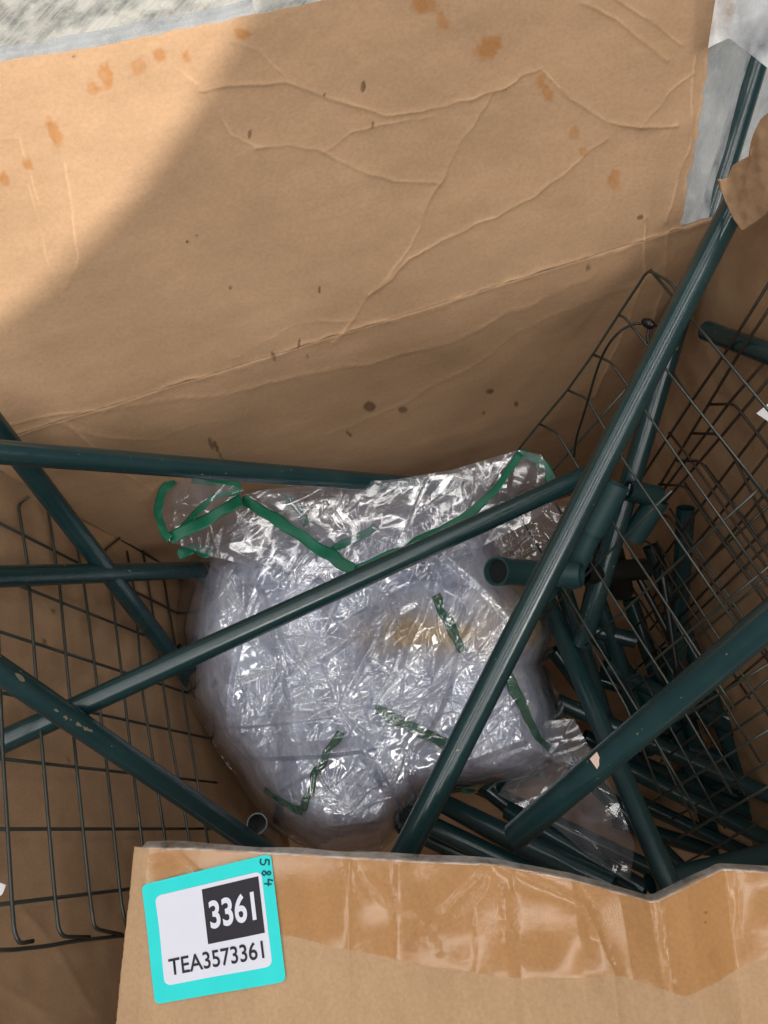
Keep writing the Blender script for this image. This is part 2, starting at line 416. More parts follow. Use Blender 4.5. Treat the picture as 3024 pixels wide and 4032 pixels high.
SPOT = [(783, 187, 5, 12, 5), (540, 290, 4, 11, 10), (803, 270, 3, 8, 10), (590, 766, 4, 11, -20), (645, 740, 2.5, 10, 10), (664, 766, 2, 6, 0),
        (798, 877, 13, 11, 0), (870, 885, 10, 7, 0), (455, 955, 5, 14, -20), (466, 960, 4, 14, -20), (478, 985, 2, 16, -30), (753, 935, 3, 8, -40), (1058, 846, 9, 6, 0),
        (1045, 892, 4, 4, 0), (1115, 872, 5, 6, 0), (160, 122, 5, 3, 0), (690, 625, 3, 9, 0), (498, 620, 4, 4, 0), (405, 522, 4, 3, 0), (425, 508, 4, 2, 0),
        (1380, 468, 8, 5, -30), (1268, 575, 5, 5, 0), (700, 205, 2, 4, 0)]
_hx = np.linspace(XL, XR, 12); _hq = proj(np.stack([_hx, _hx * 0 + YB, _hx * 0 + HT], -1))
CREASE[10] = ([(a / K, b / K) for a, b in zip(_hq[0], _hq[1])], 1.6, 6)
def relief(px, py):
    h = np.zeros_like(px)
    wig = 9 * (vnoise(px, py, 91, .02) - .5) + 14 * (vnoise(px, py, 92, .007) - .5)
    for pts, hh, w in CREASE:
        dmm = poly_dist(px + wig, py + wig, fullpts(pts)) * .2
        brk = .45 + .9 * vnoise(px, py, abs(int(pts[0][0])) + 5, .008)
        h += hh * .0010 * brk * (np.exp(-(dmm / (w * .2))) + .4 * np.exp(-(dmm / (w * 1.5))))
    h += .00004 * np.sin(px * .19 + py * .03) * sst(.35, .75, vnoise(px, py, 35, .003)) + .0005 * (vnoise(px + py * .3, py * .2, 36, .012) - .5) * sst(900, 100, px)
    rr_ = np.random.default_rng(12)
    for k in range(9):
        a = rr_.random() * math.pi; lam = 260 + 500 * rr_.random()
        ph = ((px + 120 * (vnoise(px, py, 95, .0016) - .5)) * math.cos(a) + (py + 120 * (vnoise(px, py, 96, .0016) - .5)) * math.sin(a)) / lam + rr_.random()
        h += .0016 * lam / 700 * np.abs(ph - np.floor(ph) - .5) * sst(.4, .65, vnoise(px, py, 100 + k, .0018))
    h += .0009 * (vnoise(px, py, 31, .0045) - .5) * 4 + .0005 * (vnoise(px, py, 32, .018) - .5)
    return h
def worn(px, py, tint):
    wig = 9 * (vnoise(px, py, 91, .02) - .5) + 14 * (vnoise(px, py, 92, .007) - .5); k = np.zeros_like(px)
    for pts, hh, w in CREASE:
        k = np.maximum(k, (1 - sst(.3, 1.5, poly_dist(px + wig, py + wig, fullpts(pts)) * .2)) * sst(.35, .7, vnoise(px, py, abs(int(pts[0][0])) + 5, .012)) * min(hh, 1.2))
    return tint * (1 + .22 * k)[..., None]
def stains(px, py, tint, lst, mul, soft=.18, wk=1.0):
    wob = .8 * (vnoise(px, py, 77, .028) - .5) + .45 * (vnoise(px, py, 78, .08) - .5) + .1
    wob = wob * wk
    for cx, cy, rx, ry, an in lst:
        a = math.radians(an); dx = (px - cx * K) / K; dy = (py - cy * K) / K
        u = dx * math.cos(a) + dy * math.sin(a); v = -dx * math.sin(a) + dy * math.cos(a)
        q = np.hypot(u / rx, v / ry) + wob
        k = 1 - sst(1 - soft, 1 + soft, q)
        edge = .82 + .18 * sst(.3, .95, q)
        tint *= 1 - (k * edge * (.55 + .5 * vnoise(px, py, 79, .02)))[..., None] * (1 - np.array(mul))
    return tint
TH = math.radians(40)
_sg = np.linspace(-.56, .32, 1761); _an = TH * sst(-.07, .05, _sg)
_yy = np.concatenate([[0], np.cumsum(np.sin(_an[:-1]) * np.diff(_sg))]); _zz = np.concatenate([[0], np.cumsum(np.cos(_an[:-1]) * np.diff(_sg))])
i0 = np.argmin(np.abs(_sg)); _yy -= _yy[i0]; _zz -= _zz[i0]
def back_pt(x, s):
    y = YB + np.interp(s, _sg, _yy); z = HT + np.interp(s, _sg, _zz); return np.stack([x, y, z], -1)
def back_nrm(s):
    a = np.interp(s, _sg, _an); return np.stack([np.zeros_like(a), -np.cos(a), np.sin(a)], -1)
def on_flap(px, py):
    n = np.array([0, math.cos(TH), -math.sin(TH)]); P0 = np.array([0, YB, HT]); P = plane_at(px, py, P0, n)
    return P[0], (P - P0) @ np.array([0, math.sin(TH), math.cos(TH)])
_top = [on_flap(*p) for p in [(-150, 268), (0, 240), (330, 196), (700, 122), (850, 92), (1000, 62), (1150, 30), (1280, -2), (1420, -50), (1600, -90), (2200, -220), (2900, -330)]]
_top = sorted(_top); TOPX = np.array([t[0] for t in _top]); TOPS = np.array([t[1] for t in _top])
_rt = [on_flap(*p) for p in [(2685, 925), (2676, 870), (2684, 800), (2692, 720), (2716, 640), (2736, 520), (2752, 420), (2770, 300), (2778, 205), (2806, 182), (2850, 140), (2878, 85), (2890, 40), (2900, -60), (2920, -300)]]
RTS = np.array([t[1] for t in _rt]); RTX = np.array([t[0] for t in _rt])
_o = np.argsort(RTS); RTS = RTS[_o]; RTX = RTX[_o]
na, ns = 640, 260
A_, T_ = np.meshgrid(np.linspace(0, 1, na), np.linspace(0, 1, ns), indexing='ij')
Xl = XL + A_ * (.34 - XL)
Sv = T_ * np.interp(Xl, TOPX, TOPS)
xr = np.interp(Sv, RTS, RTX) + .0012 * (vnoise(Sv * 0 + 1.5, Sv, 5, 180) - .5) * 2
Xv = XL + A_ * (xr - XL)
Sv = T_ * (np.interp(Xv, TOPX, TOPS) + .0012 * (vnoise(Xv, Xv * 0 + .5, 6, 90) - .5))
P = back_pt(Xv, Sv); nr = back_nrm(Sv)
px, py, _d = proj(P)
hgt = relief(px, py) + .004 * np.sin(Xv * 9 + 1) * sst(0, .1, Sv)
P = P + nr * hgt[..., None]
tn = worn(px, py, np.ones((na, ns, 3))); tn = stains(px, py, tn, STAIN, (.88, .62, .34), .42); tn = stains(px, py, tn, SPOT, (.22, .18, .15), .25, .35)
tn *= 1 + .35 * (1 - sst(.0, .005, np.abs(Xv - xr) + .003 * vnoise(Xv, Sv, 8, 300)))[..., None]
me = grid_mesh('back_flap', P, tn); bf = solid(link('back_flap', me, [CARD_IN], box), .0006, -1)
FLAP_BVH = None
me = grid_mesh('outer_liner', (P - nr * (hgt * .6 + .0042)[..., None])[::6, ::6]); solid(link('outer_liner', me, [CARD_OUT], bf), .0006, -1)
# corrugation between the liners, seen along the top edge
xs = np.linspace(XL, .2, 900); st_ = np.interp(xs, TOPX, TOPS) - .003
off = .0026 + .0012 * np.sin(xs * 2 * math.pi / .0105)
rows = []
for k in (0, 1):
    Q = back_pt(xs, st_ - k * .022); q = back_nrm(st_ - k * .022); pxx, pyy, _ = proj(Q); hh = np.interp(xs, Xv[:, -1], hgt[:, -1])
    rows.append(Q + q * (hh - off)[:, None])
me = grid_mesh('flute', np.stack(rows, 1)); solid(link('flute', me, [CARD_EDGE], bf), .0005, 0)

xs = np.linspace(XL, on_flap(1010, 60)[0], 200); rows = []
for k in np.linspace(0, 1, 8):
    s_ = np.interp(xs, TOPX, TOPS) - .002 + k * (.011 + .003 * (vnoise(xs, xs * 0, 14, 40) - .5))
    Q = back_pt(xs, s_); rows.append(Q + back_nrm(s_) * (.004 * np.sin(xs * 9 + 1) - .001 - .003 * k * k)[:, None])
link('edge_tape', grid_mesh('edge_tape', np.stack(rows, 1)), TAPE_DULL, box)
# (the flap ends at the fold line, the wall goes on below it)
na, ns = 420, 200
A_, T_ = np.meshgrid(np.linspace(0, 1, na), np.linspace(0, 1, ns), indexing='ij')
Sv = -.53 * T_; Xv = (XL - .006 + .040 * T_) + A_ * ((XR + .004 - .035 * T_) - (XL - .006 + .040 * T_))
P = back_pt(Xv, Sv); nr = back_nrm(Sv); px, py, _d = proj(P)
P = P + nr * relief(px, py)[..., None]
tn = worn(px, py, np.ones((na, ns, 3))); tn = stains(px, py, tn, SPOT, (.22, .18, .15), .25, .35)
solid(link('back_wall', grid_mesh('back_wall', P, tn), [CARD_IN], box), .004, -1)

# left wall (bulged outward)
def left_x(y, z):
    s = np.clip((YB - y) / .25, 0, 1); bul = .026 + .026 * sst(0, 1, s)
    return -.292 - (.030 + bul) * z / .42
U_, V_ = np.meshgrid(np.linspace(YF, YB - .002, 260), np.linspace(ZB, .42, 190), indexing='ij')
P = np.stack([left_x(U_, V_), U_, V_], -1); px, py, _d = proj(P)
LC = [([(20, 1440), (60, 1500), (60, 1600)], 1, 8), ([(60, 1000), (100, 1150), (150, 1400), (160, 1600)], .8, 10), ([(200, 1150), (260, 1400), (300, 1700)], .8, 12),
      ([(20, 1130), (160, 1180)], .6, 5), ([(40, 1960), (120, 2050), (200, 2180)], 1.0, 9), ([(0, 2130), (100, 2190)], .9, 8)]
hh = .0035 * (vnoise(U_, V_, 55, 16) - .5) + .0012 * (vnoise(U_, V_, 56, 60) - .5)
for pts, h_, w_ in LC: hh += h_ * .001 * np.exp(-(poly_dist(px, py, fullpts(pts)) * .2 / (w_ * .4)))
P[..., 0] += hh
tn = np.ones(P.shape); tn = stains(px, py, tn, [(205, 1205, 3, 5, 0), (450, 1960, 7, 5, 0), (150, 1640, 3, 4, 0), (115, 1320, 4, 7, 0), (95, 1385, 5, 9, 20)], (.4, .33, .28))
solid(link('left_wall', grid_mesh('left_wall', P, tn), [CARD_IN], box), .004, -1)

# right wall, bottom, front wall
U_, V_ = np.meshgrid(np.linspace(YF, YB - .004, 200), np.linspace(ZB, .53, 200), indexing='ij')
P = np.stack([.298 + .036 * V_ / .42 + .006 * (vnoise(U_, V_, 61, 11) - .5) + .0015 * (vnoise(U_, V_, 62, 50) - .5), U_, V_], -1)
solid(link('right_wall', grid_mesh('right_wall', P), [CARD_IN], box), .004, -1)
U_, V_ = np.meshgrid(np.linspace(-.29, .30, 40), np.linspace(YF, YB, 40), indexing='ij')
solid(link('bottom_panel', grid_mesh('bottom_panel', np.stack([U_, V_, U_ * 0 + ZB + .001], -1)), [CARD_IN], box), .004, -1)
U_, V_ = np.meshgrid(np.linspace(-.30, .31, 60), np.linspace(ZB, .41, 40), indexing='ij')
solid(link('front_wall', grid_mesh('front_wall', np.stack([U_, U_ * 0 + YF, V_], -1)), [CARD_OUT], box), .004, -1)

# torn right flap: outline traced on the plane just above the right wall
fp = [(3110, 330), (3060, 395), (3024, 440), (2992, 470), (2972, 520), (2958, 560), (2952, 612), (2908, 634), (2876, 655), (2866, 700), (2864, 745), (2868, 790), (2886, 838), (2905, 872), (2926, 905), (2960, 880), (3024, 822), (3110, 770)]
nx = np.array([1, .10, -.22]); nx /= np.linalg.norm(nx); P0f = np.array([.296, .30, .455])
fpl = [plane_at(a, b, P0f, nx) for a, b in fp]
top_e = np.array(fpl[:10]); bot_e = np.array(fpl[9:][::-1])
def resamp(q, n):
    q = np.asarray(q); s = np.concatenate([[0], np.cumsum(np.linalg.norm(np.diff(q, axis=0), axis=1))]); t = np.linspace(0, s[-1], n)
    return np.stack([np.interp(t, s, q[:, k]) for k in range(q.shape[1])], 1)
ra, rb = resamp(top_e, 90), resamp(bot_e, 90)
t = np.linspace(0, 1, 60)[None, :, None]
P = ra[:, None] * (1 - t) + rb[:, None] * t
cur = sst(.35, 1, np.linspace(0, 1, 90))[:, None] * np.ones((1, 60))
wob = .006 * (vnoise(P[..., 1] * 1.0, P[..., 2], 71, 45) - .5) + .0015 * (vnoise(P[..., 1], P[..., 2], 72, 160) - .5)
P = P - nx * (wob + .010 * cur * (t[..., 0] - .3))[..., None]
rf = link('right_flap', grid_mesh('right_flap', P), [CARD_IN, CARD_EDGE], box); solid(rf, .0035, -1, 1)

# ------------------------------------------------------------------ front flap, its tape and sticker
ECOL = [(528, 3335, .432), (760, 3340, .433), (1000, 3352, .434), (1370, 3374, .434), (1700, 3392, .434), (1950, 3402, .434), (2250, 3462, .442), (2440, 3515, .452), (2555, 3548, .460), (2590, 3545, .460), (2700, 3490, .452), (2830, 3424, .438), (2850, 3420, .436), (3024, 3432, .440), (3300, 3445, .445)]
BCOL = [(455, 4032, .430), (700, 4032, .430), (930, 4032, .431), (1375, 4032, .431), (1760, 4032, .431), (2030, 4032, .431), (2330, 4032, .437), (2520, 4032, .446), (2640, 4032, .452), (2668, 4032, .452), (2780, 4032, .446), (2905, 4032, .434), (2928, 4032, .432), (3150, 4032, .436), (3500, 4032, .440)]
EP = np.array([atz(*c) for c in ECOL]); BP = np.array([atz(*c) for c in BCOL])
_cs = np.array([c[0] for c in ECOL], float)
def flap_pt(u, b, fine=1.0):
    """u: photograph column at the free edge, b: 0 at the edge, 1 at the picture's lower border"""
    E_ = np.stack([np.interp(u, _cs, EP[:, k]) for k in range(3)], -1)
    B_ = np.stack([np.interp(u, _cs, BP[:, k]) for k in range(3)], -1)
    P = E_ + (B_ - E_) * b[..., None]
    P[..., 2] -= .012 * np.maximum(b - 1, 0)
    px, py, _ = proj(P)
    h = .0016 * (vnoise(px, py, 41, .006) - .5) + .0004 * fine * (vnoise(px, py, 42, .03) - .5)
    for pts, hh, w in [([(1375, 3380), (1372, 4040)], -.9, 3), ([(1565, 3420), (1560, 3800), (1590, 4040)], .7, 5), ([(1000, 3700), (1010, 4040)], .4, 8), ([(2030, 3420), (2060, 4040)], .8, 8),
                       ([(1950, 3400), (2300, 3560), (2420, 3830), (2440, 4040)], -1.0, 7), ([(2250, 3420), (2330, 3700)], .5, 8), ([(560, 3350), (560, 3900), (540, 4040)], .6, 6), ([(1880, 3850), (2000, 4040)], .5, 8)]:
        h += hh * .001 * np.exp(-(poly_dist(px, py, pts) * .16 / (w * .5)))
    P[..., 2] += h
    return P
B_END = 2.35
U_, V_ = np.meshgrid(np.linspace(528, 3300, 560), np.concatenate([np.linspace(0, 1.1, 150), np.linspace(1.15, B_END, 14)]), indexing='ij')
V2 = V_ + (.010 * (vnoise(U_, U_ * 0, 44, .02) - .5)) * (V_ < .02)
Ul = U_ + 5 * (vnoise(V_ * 40, V_ * 0, 45, 1.1) - .5) * (U_ < 530)
P = flap_pt(Ul, V2); px, py, _d = proj(P)
tn = np.ones(P.shape)
tn = stains(px, py, tn, [(886, 2038 , 18, 24, 0)], (.80, .80, .80)); tn = stains(px, py, tn, [(1525, 1972, 5, 4, 0), (1524, 1992, 5, 4, 0), (1066, 2000, 2, 3, 0), (460, 1888, 3, 2, 0)], (.45, .4, .35))
tn = stains(px, py, tn, [(1545, 2080, 18, 30, -20)], (.9, .88, .88))
ff = link('front_flap', grid_mesh('front_flap', P, tn), [CARD_OUT, CARD_EDGE], box); solid(ff, .0042, -1, 1)
TB = [(528, 3560), (1130, 3692), (1200, 3706), (1563, 3794), (1882, 3849), (2058, 3860), (2398, 3850), (2640, 3926), (2760, 3880), (2890, 3800), (2960, 3785), (3300, 3790)]
us = np.linspace(590, 3290, 520)
e_y = np.interp(us, _cs, [c[1] for c in ECOL]); b_y = 4032.0
b_x = np.interp(us, _cs, [c[0] for c in BCOL])
bt = np.array([(np.interp(us, [t_[0] for t_ in TB], [t_[1] for t_ in TB]) - e_y) / (b_y - e_y)])[0]
bt += .004 * np.sin(us * .02)
T_ = np.linspace(0, 1, 150)
U2, V2 = np.meshgrid(us, T_, indexing='ij'); V2 = V2 * bt[:, None]
P = flap_pt(U2, V2, 0.0); px, py, _d = proj(P)
wr = np.zeros(px.shape)
for pts, hh, w in [([(1325, 3395), (1375, 3480), (1435, 3545)], .7, 2.2), ([(1395, 3405), (1440, 3480), (1520, 3560), (1625, 3605)], .9, 2.2), ([(1550, 3415), (1545, 3480), (1556, 3550)], .7, 1.8),
                   ([(1880, 3440), (1800, 3520), (1735, 3585)], .8, 2.4), ([(1920, 3445), (1900, 3510), (1800, 3600)], .8, 2.2), ([(1862, 3520), (1868, 3700), (1875, 3850)], .6, 1.6),
                   ([(1975, 3480), (1980, 3700)], .6, 2), ([(2018, 3450), (2025, 3650)], .9, 3), ([(1715, 3650), (1730, 3750)], .9, 3), ([(1665, 3640), (1672, 3720)], .7, 2),
                   ([(2285, 3480), (2330, 3560), (2380, 3680), (2415, 3810)], 1.0, 2.4), ([(2570, 3560), (2580, 3700)], .6, 2), ([(2615, 3560), (2630, 3700), (2655, 3930)], 1.1, 4), ([(2640, 3580), (2668, 3900)], .9, 2),
                   ([(2890, 3440), (2905, 3520), (2910, 3680)], .8, 2), ([(2740, 3650), (2780, 3760)], .5, 2.5), ([(700, 3360), (760, 3410), (800, 3440)], .5, 2)]:
    dmm = poly_dist(px + 8 * (vnoise(px, py, 52, .02) - .5), py, pts) * .16
    wr += hh * .0006 * np.maximum(0, 1 - dmm / w) * (.2 + 1.3 * vnoise(px, py, 53, .045))
wr += .0004
P[..., 2] += .0006 + wr
tp = link('packing_tape', grid_mesh('packing_tape', P), TAPE, box)
tag(tp, label='glossy amber packing tape along the front flap edge')
us2 = np.linspace(560, 3290, 420); U2, V2 = np.meshgrid(us2, np.linspace(-.028, .012, 9), indexing='ij')
sc = .75 + .8 * vnoise(us2, us2 * 0, 58, .006)
V2 = np.where(V2 < 0, V2 * sc[:, None], V2)
P = flap_pt(U2, V2); P[..., 2] += .0013 - .010 * np.maximum(0, -V2) / .04 + .0014 * (vnoise(U2, V2 * 3000, 59, .03) - .5)
link('tape_overhang', grid_mesh('tape_overhang', P), TAPE_EDGE, box)

# sticker
dg = bpy.context.evaluated_depsgraph_get()
LQ = [(563, 3484), (1070, 3360), (1130, 3862), (616, 3952)]     # corners on the flap
_fx = np.linspace(528, 1400, 60); _fb = np.linspace(0, 1, 60)
FU, FB = np.meshgrid(_fx, _fb, indexing='ij'); FPt = flap_pt(FU, FB)
fbv = BVHTree.FromPolygons([tuple(v) for v in FPt.reshape(-1, 3)], [(i * 60 + j, (i + 1) * 60 + j, (i + 1) * 60 + j + 1, i * 60 + j + 1) for i in range(59) for j in range(59)])
def on_front(px, py, lift):
    r = ray(px, py); hit = fbv.ray_cast(Vector(C0), Vector(r).normalized())
    p = np.array(hit[0]) if hit[0] is not None else atz(px, py, .432)
    return p + np.array([0, 0, lift])
LW3 = [on_front(*q, 0) for q in LQ]
def lab(u, v, lift):
    a, b, c, d = LW3
    p = (a * (1 - u) + b * u) * (1 - v) + (d * (1 - u) + c * u) * v
    bo, _, _, _ = fbv.ray_cast(Vector((p[0], p[1], p[2] + .2)), Vector((0, 0, -1)))
    return np.array([p[0], p[1], (bo[2] if bo else p[2]) + .0022 + lift])
sticker = None
def rrect(u0, v0, u1, v1, r, n=10, asp=1.0):
    """rounded rectangle as a fan of quads over a small grid"""
    us = np.concatenate([u0 + r * (1 - np.cos(np.linspace(0, math.pi / 2, 7))), np.linspace(u0 + r, u1 - r, n + 2)[1:-1], u1 - r + r * np.sin(np.linspace(0, math.pi / 2, 7))])
    rows = []
    for u in us:
        e = max(u0 + r - u, u - (u1 - r), 0); c = r - math.sqrt(max(r * r - e * e, 0)) if r > 0 else 0
        rows.append([(u, v) for v in np.linspace(v0 + c, v1 - c, n)])
    return np.array(rows)
def lab_patch(name, uv, lift, mat, parent):
    P = np.array([[lab(u, v, lift) for u, v in row] for row in uv])
    return link(name, grid_mesh(name, P[:, ::-1]), mat, parent)
sticker = lab_patch('sticker', rrect(0, 0, 1, 1, .045), 0, TURQ, box)
sticker['label'] = 'turquoise bordered sticker reading 3361 TEA3573361'
lab_patch('white_panel', rrect(.093, .122, .915, .868, .05), .0003, LWHITE, sticker)
lab_patch('black_panel', rrect(.455, .157, .89, .607, 0), .0005, INK, sticker)
def text_part(name, body, u0, v0, u1, v1, lift, mat, bold=0.0):
    cu = bpy.data.curves.new(name, 'FONT'); cu.body = body; cu.offset = bold; cu.resolution_u = 6
    to = bpy.data.objects.new(name, cu); COL.objects.link(to)
    me = bpy.data.meshes.new_from_object(to.evaluated_get(bpy.context.evaluated_depsgraph_get()))
    bpy.data.objects.remove(to); bpy.data.curves.remove(cu)
    co = np.array([v.co[:] for v in me.vertices]); lo, hi = co.min(0), co.max(0)
    for v, c in zip(me.vertices, co):
        fu = (c[0] - lo[0]) / (hi[0] - lo[0]); fv = 1 - (c[1] - lo[1]) / (hi[1] - lo[1])
        v.co = lab(u0 + fu * (u1 - u0), v0 + fv * (v1 - v0), lift)
    me.update(); ones_tint(me)
    return link(name, me, mat, sticker, False)
text_part('number_lettering', '3361', .492, .263, .842, .495, .0008, LWHITE, .025)
text_part('code_lettering', 'TEA3573361', .14, .66, .866, .798, .0007, INK, .012)
def pen(name, strokes, w):
    V = []; Fc = []
    for s in strokes:
        s = resamp(np.array(s, float), 24); T = np.gradient(s, axis=0); T /= np.linalg.norm(T, axis=1)[:, None] + 1e-9
        Nn = np.stack([-T[:, 1], T[:, 0]], 1) * w; b0 = len(V)
        for p, q in zip(s, Nn): V.append(lab(*(p + q), .0006)); V.append(lab(*(p - q), .0006))
        for i in range(23): Fc.append((b0 + 2 * i, b0 + 2 * i + 1, b0 + 2 * i + 3, b0 + 2 * i + 2))
    me = bpy.data.meshes.new(name); me.from_pydata([tuple(v) for v in V], [], Fc); ones_tint(me)
    return link(name, me, PEN, sticker, False)
def zz(x, y):  # crop pixel -> sticker coordinate
    X, Y = 440 + x * .4822, 3280 + y * .4822
    A = np.array(LQ, float); u = v = .5
    for _ in range(25):
        p = (A[0] * (1 - u) + A[1] * u) * (1 - v) + (A[3] * (1 - u) + A[2] * u) * v
        du = (A[1] - A[0]) * (1 - v) + (A[2] - A[3]) * v; dv = (A[3] - A[0]) * (1 - u) + (A[2] - A[1]) * u
        st = np.linalg.solve(np.stack([du, dv], 1), np.array([X, Y]) - p); u += st[0]; v += st[1]
    return (u, v)
G5 = [[(.9, 1), (.25, 1), (.15, .58), (.5, .64), (.85, .45), (.75, .12), (.4, 0), (.05, .12)]]
G8 = [[(.75, .85), (.5, 1), (.22, .82), (.5, .55), (.82, .25), (.5, 0), (.18, .22), (.5, .52), (.75, .78), (.75, .85)]]
G4 = [[(.3, 1), (.12, .45), (.95, .48)], [(.72, .85), (.66, 0)]]
_st = []
for _y, _x, _g in ((205, 1222, G5), (298, 1238, G8), (376, 1258, G4)):
    for q_ in _g: _st.append([zz(_x + 72 * gy, _y + 68 * gx) for gx, gy in q_])
pen('handwriting', _st, .0055)

# ------------------------------------------------------------------ grey tape at the torn corner
t1 = [(2672, 905), (2690, 720), (2735, 520), (2765, 330), (2775, 205), (2860, 120), (2900, -40)]
t2 = [(2900, 960), (2960, 720), (3020, 520), (3080, 330), (3150, 205), (3250, 150), (3350, -40)]
nfl = np.array([0, math.cos(TH), -math.sin(TH)]); Pfl = np.array([0, YB + .010, HT])
ra, rb = resamp([plane_at(*p, Pfl, nfl) for p in t1], 80), resamp([dp(*p, .735) for p in t2], 80)
t = np.linspace(0, 1, 50)[None, :, None]; P = ra[:, None] * (1 - t) + rb[:, None] * t
P = P + np.array([0, -1, .5]) * (.004 * (vnoise(P[..., 0], P[..., 2], 81, 40) - .5))[..., None]
tpc = link('corner_tape', grid_mesh('corner_tape', P), TAPE_GREY, box); tpc['label'] = 'wide greyish clear tape at the torn back corner'
tA = [(2790, 190), (2870, 150), (2955, 212), (3024, 268), (3100, 330)]; tB = [(2830, -60), (2900, -60), (3000, -60), (3100, -60), (3200, -60)]
Pf2 = np.array([0, YB - .03, HT])
ra, rb = resamp([plane_at(*p, Pf2, nfl) for p in tA], 60), resamp([plane_at(*p, Pf2, nfl) for p in tB], 60)
t = np.linspace(0, 1, 40)[None, :, None]; P = ra[:, None] * (1 - t) + rb[:, None] * t
P = P + np.array([0, -1, .5]) * (.003 * (vnoise(P[..., 0], P[..., 2], 83, 50) - .5))[..., None]
link('upper_tape', grid_mesh('upper_tape', P), TAPE_GREY, box)

# ------------------------------------------------------------------ tubes
R_ = .0095
GRP = 'dark green frame tubes in the box'
def pipe(label, a, za, b, zb, ext=(0, 0), r=R_, name='green_tube', bend=0.0, parts=None):
    A = dp(*a, za); B = dp(*b, zb); d = (B - A) / np.linalg.norm(B - A)
    A = A - d * ext[0]; B = B + d * ext[1]
    t = np.linspace(0, 1, 24)[:, None]; pts = A + (B - A) * t
    pts[:, 2] += bend * np.sin(math.pi * t[:, 0])
    o = sharp(link(name, tube_mesh(name, pts, r, 28, wall=.0011), [PIPE, BLACK]))
    tag(o, label, 'tube', GRP); return o, pts
Pp = {}
Pp[1] = pipe('green tube running along the back wall at left, above the plastic', (0, 1780), .575, (1560, 1905), .80, (.06, .10))
Pp[2] = pipe('green tube slanting down under two others beside the left wire rack', (0, 1700), .625, (760, 2690), .88, (.03, .05))
Pp[3] = pipe('short level green tube at left ending behind the plastic bundle', (0, 2270), .635, (760, 2245), .86, (.02, .05))
Pp[4] = pipe('long green tube lying diagonally across the plastic bundle', (0, 2925), .60, (2330, 1860), .745, (.015, .0))
Pp[6] = pipe('scuffed green tube at lower left crossing over the long diagonal one', (0, 2640), .56, (1000, 3325), .70, (.02, .03))
Pp[7] = pipe('shiny green tube rising from front centre to the torn right corner', (2906, 772), .595, (1610, 3330), .575, (.0, .03), .0101)
Pp[8] = pipe('green tube behind the shiny one, sticking out past the grey tape', (2990, 200), .665, (2290, 2540), .79, (.03, .0), .0102)
Pp[9] = pipe('thick green tube over the right wire racks, nearest the camera', (3024, 2445), .430, (2030, 3290), .545, (.08, .0), .0096)
Pp[10] = pipe('green tube running down from the bundle to the notch in the front flap', (2170, 2400), .83, (2650, 3520), .62, (.01, .03))
Pp[11] = pipe('green tube under the right racks with one long white highlight', (2190, 2760), .88, (3060, 3145), .86, (.02, 0))
Pp[12] = pipe('lower green tube with white highlight deep in the right corner', (2400, 2990), .90, (3080, 3335), .88, (0, 0))
Pp[13] = pipe('half hidden green tube deepest in the right corner', (2500, 3150), .93, (2960, 3370), .92, (0, 0), .0085)
Pp[14] = pipe('green tube at lower right going in under the front flap', (3080, 3350), .70, (2560, 3480), .66, (.02, 0))
Pp[15] = pipe('leftmost green tube of the heap behind the front flap', (1500, 3155), .80, (2090, 3440), .72, (.02, .02))
Pp[16] = pipe('green tube in the front heap, half under the leftmost ones', (1560, 3240), .84, (1960, 3430), .78, (.02, .0))
Pp[17] = pipe('green tube on top of the heap behind the front flap', (1770, 3175), .77, (2330, 3450), .68, (.02, .02))
Pp[18] = pipe('green tube of the front heap nearest the loose clear film', (2100, 3250), .77, (2540, 3510), .70, (.03, .0))
Pp[19] = pipe('short green tube lying back between heap and plastic bundle', (1900, 3090), .82, (2200, 3330), .78, (.03, 0))
Pp[20] = pipe('stub of green tube against the right wall behind the racks', (2782, 1302), .69, (3090, 1415), .605, (0, .0), .0088)
Pp[21] = pipe('open ended green tube peeping out under the plastic at lower left', (1012, 3243), .735, (1085, 3330), .90, (0, 0), .0098)
Pp[22] = pipe('dark green tube standing behind the fitting at right', (2420, 1990), .80, (2280, 2560), .90, (0, 0))
Pp[23] = pipe('green tube sloping up behind the right rack from the dark corner', (2700, 2000), .80, (2660, 2700), .88, (0, 0))
Pp[24] = pipe('green tube pushed in below the left end of the long diagonal one', (690, 2560), .86, (1000, 2800), .90, (0, 0))
Pp[25] = pipe('dark green tube on the box floor below the right racks', (2380, 2620), .90, (3080, 2960), .92, (0, 0))
Pp[26] = pipe('dark green tube on the box floor nearest the front wall', (2420, 3230), .95, (3080, 3440), .95, (0, 0))
Pp[27] = pipe('dark green tube lying between the deep highlighted ones', (2300, 2900), .94, (3080, 3260), .93, (0, 0))
Pp[28] = pipe('dark green tube along the right wall on the box floor', (2620, 2560), .93, (2900, 3420), .97, (0, 0))
for _k, (_a, _b, _za, _zb, _t) in enumerate([((1680, 3130), (2330, 3500), .86, .84, 'dark tube at the bottom of the front heap'), ((1850, 3080), (2560, 3420), .90, .88, 'dark tube under the trailing clear film'),
        ((2230, 2980), (2700, 3440), .90, .88, 'dark tube beneath the tube that runs to the notch'), ((2180, 2560), (2560, 3060), .92, .93, 'dark tube slanting on the floor right of the bundle'),
        ((2330, 2480), (2640, 2860), .90, .92, 'dark tube under the rack beside the thin rods'), ((2550, 2900), (3080, 3060), .95, .93, 'dark tube crossing the floor at far right'), ((2640, 3060), (3080, 3180), .96, .94, 'lowest dark tube in the right corner')]):
    Pp[30 + _k] = pipe(_t, _a, _za, _b, _zb)  # extra tubes added to keep the lit floor dark
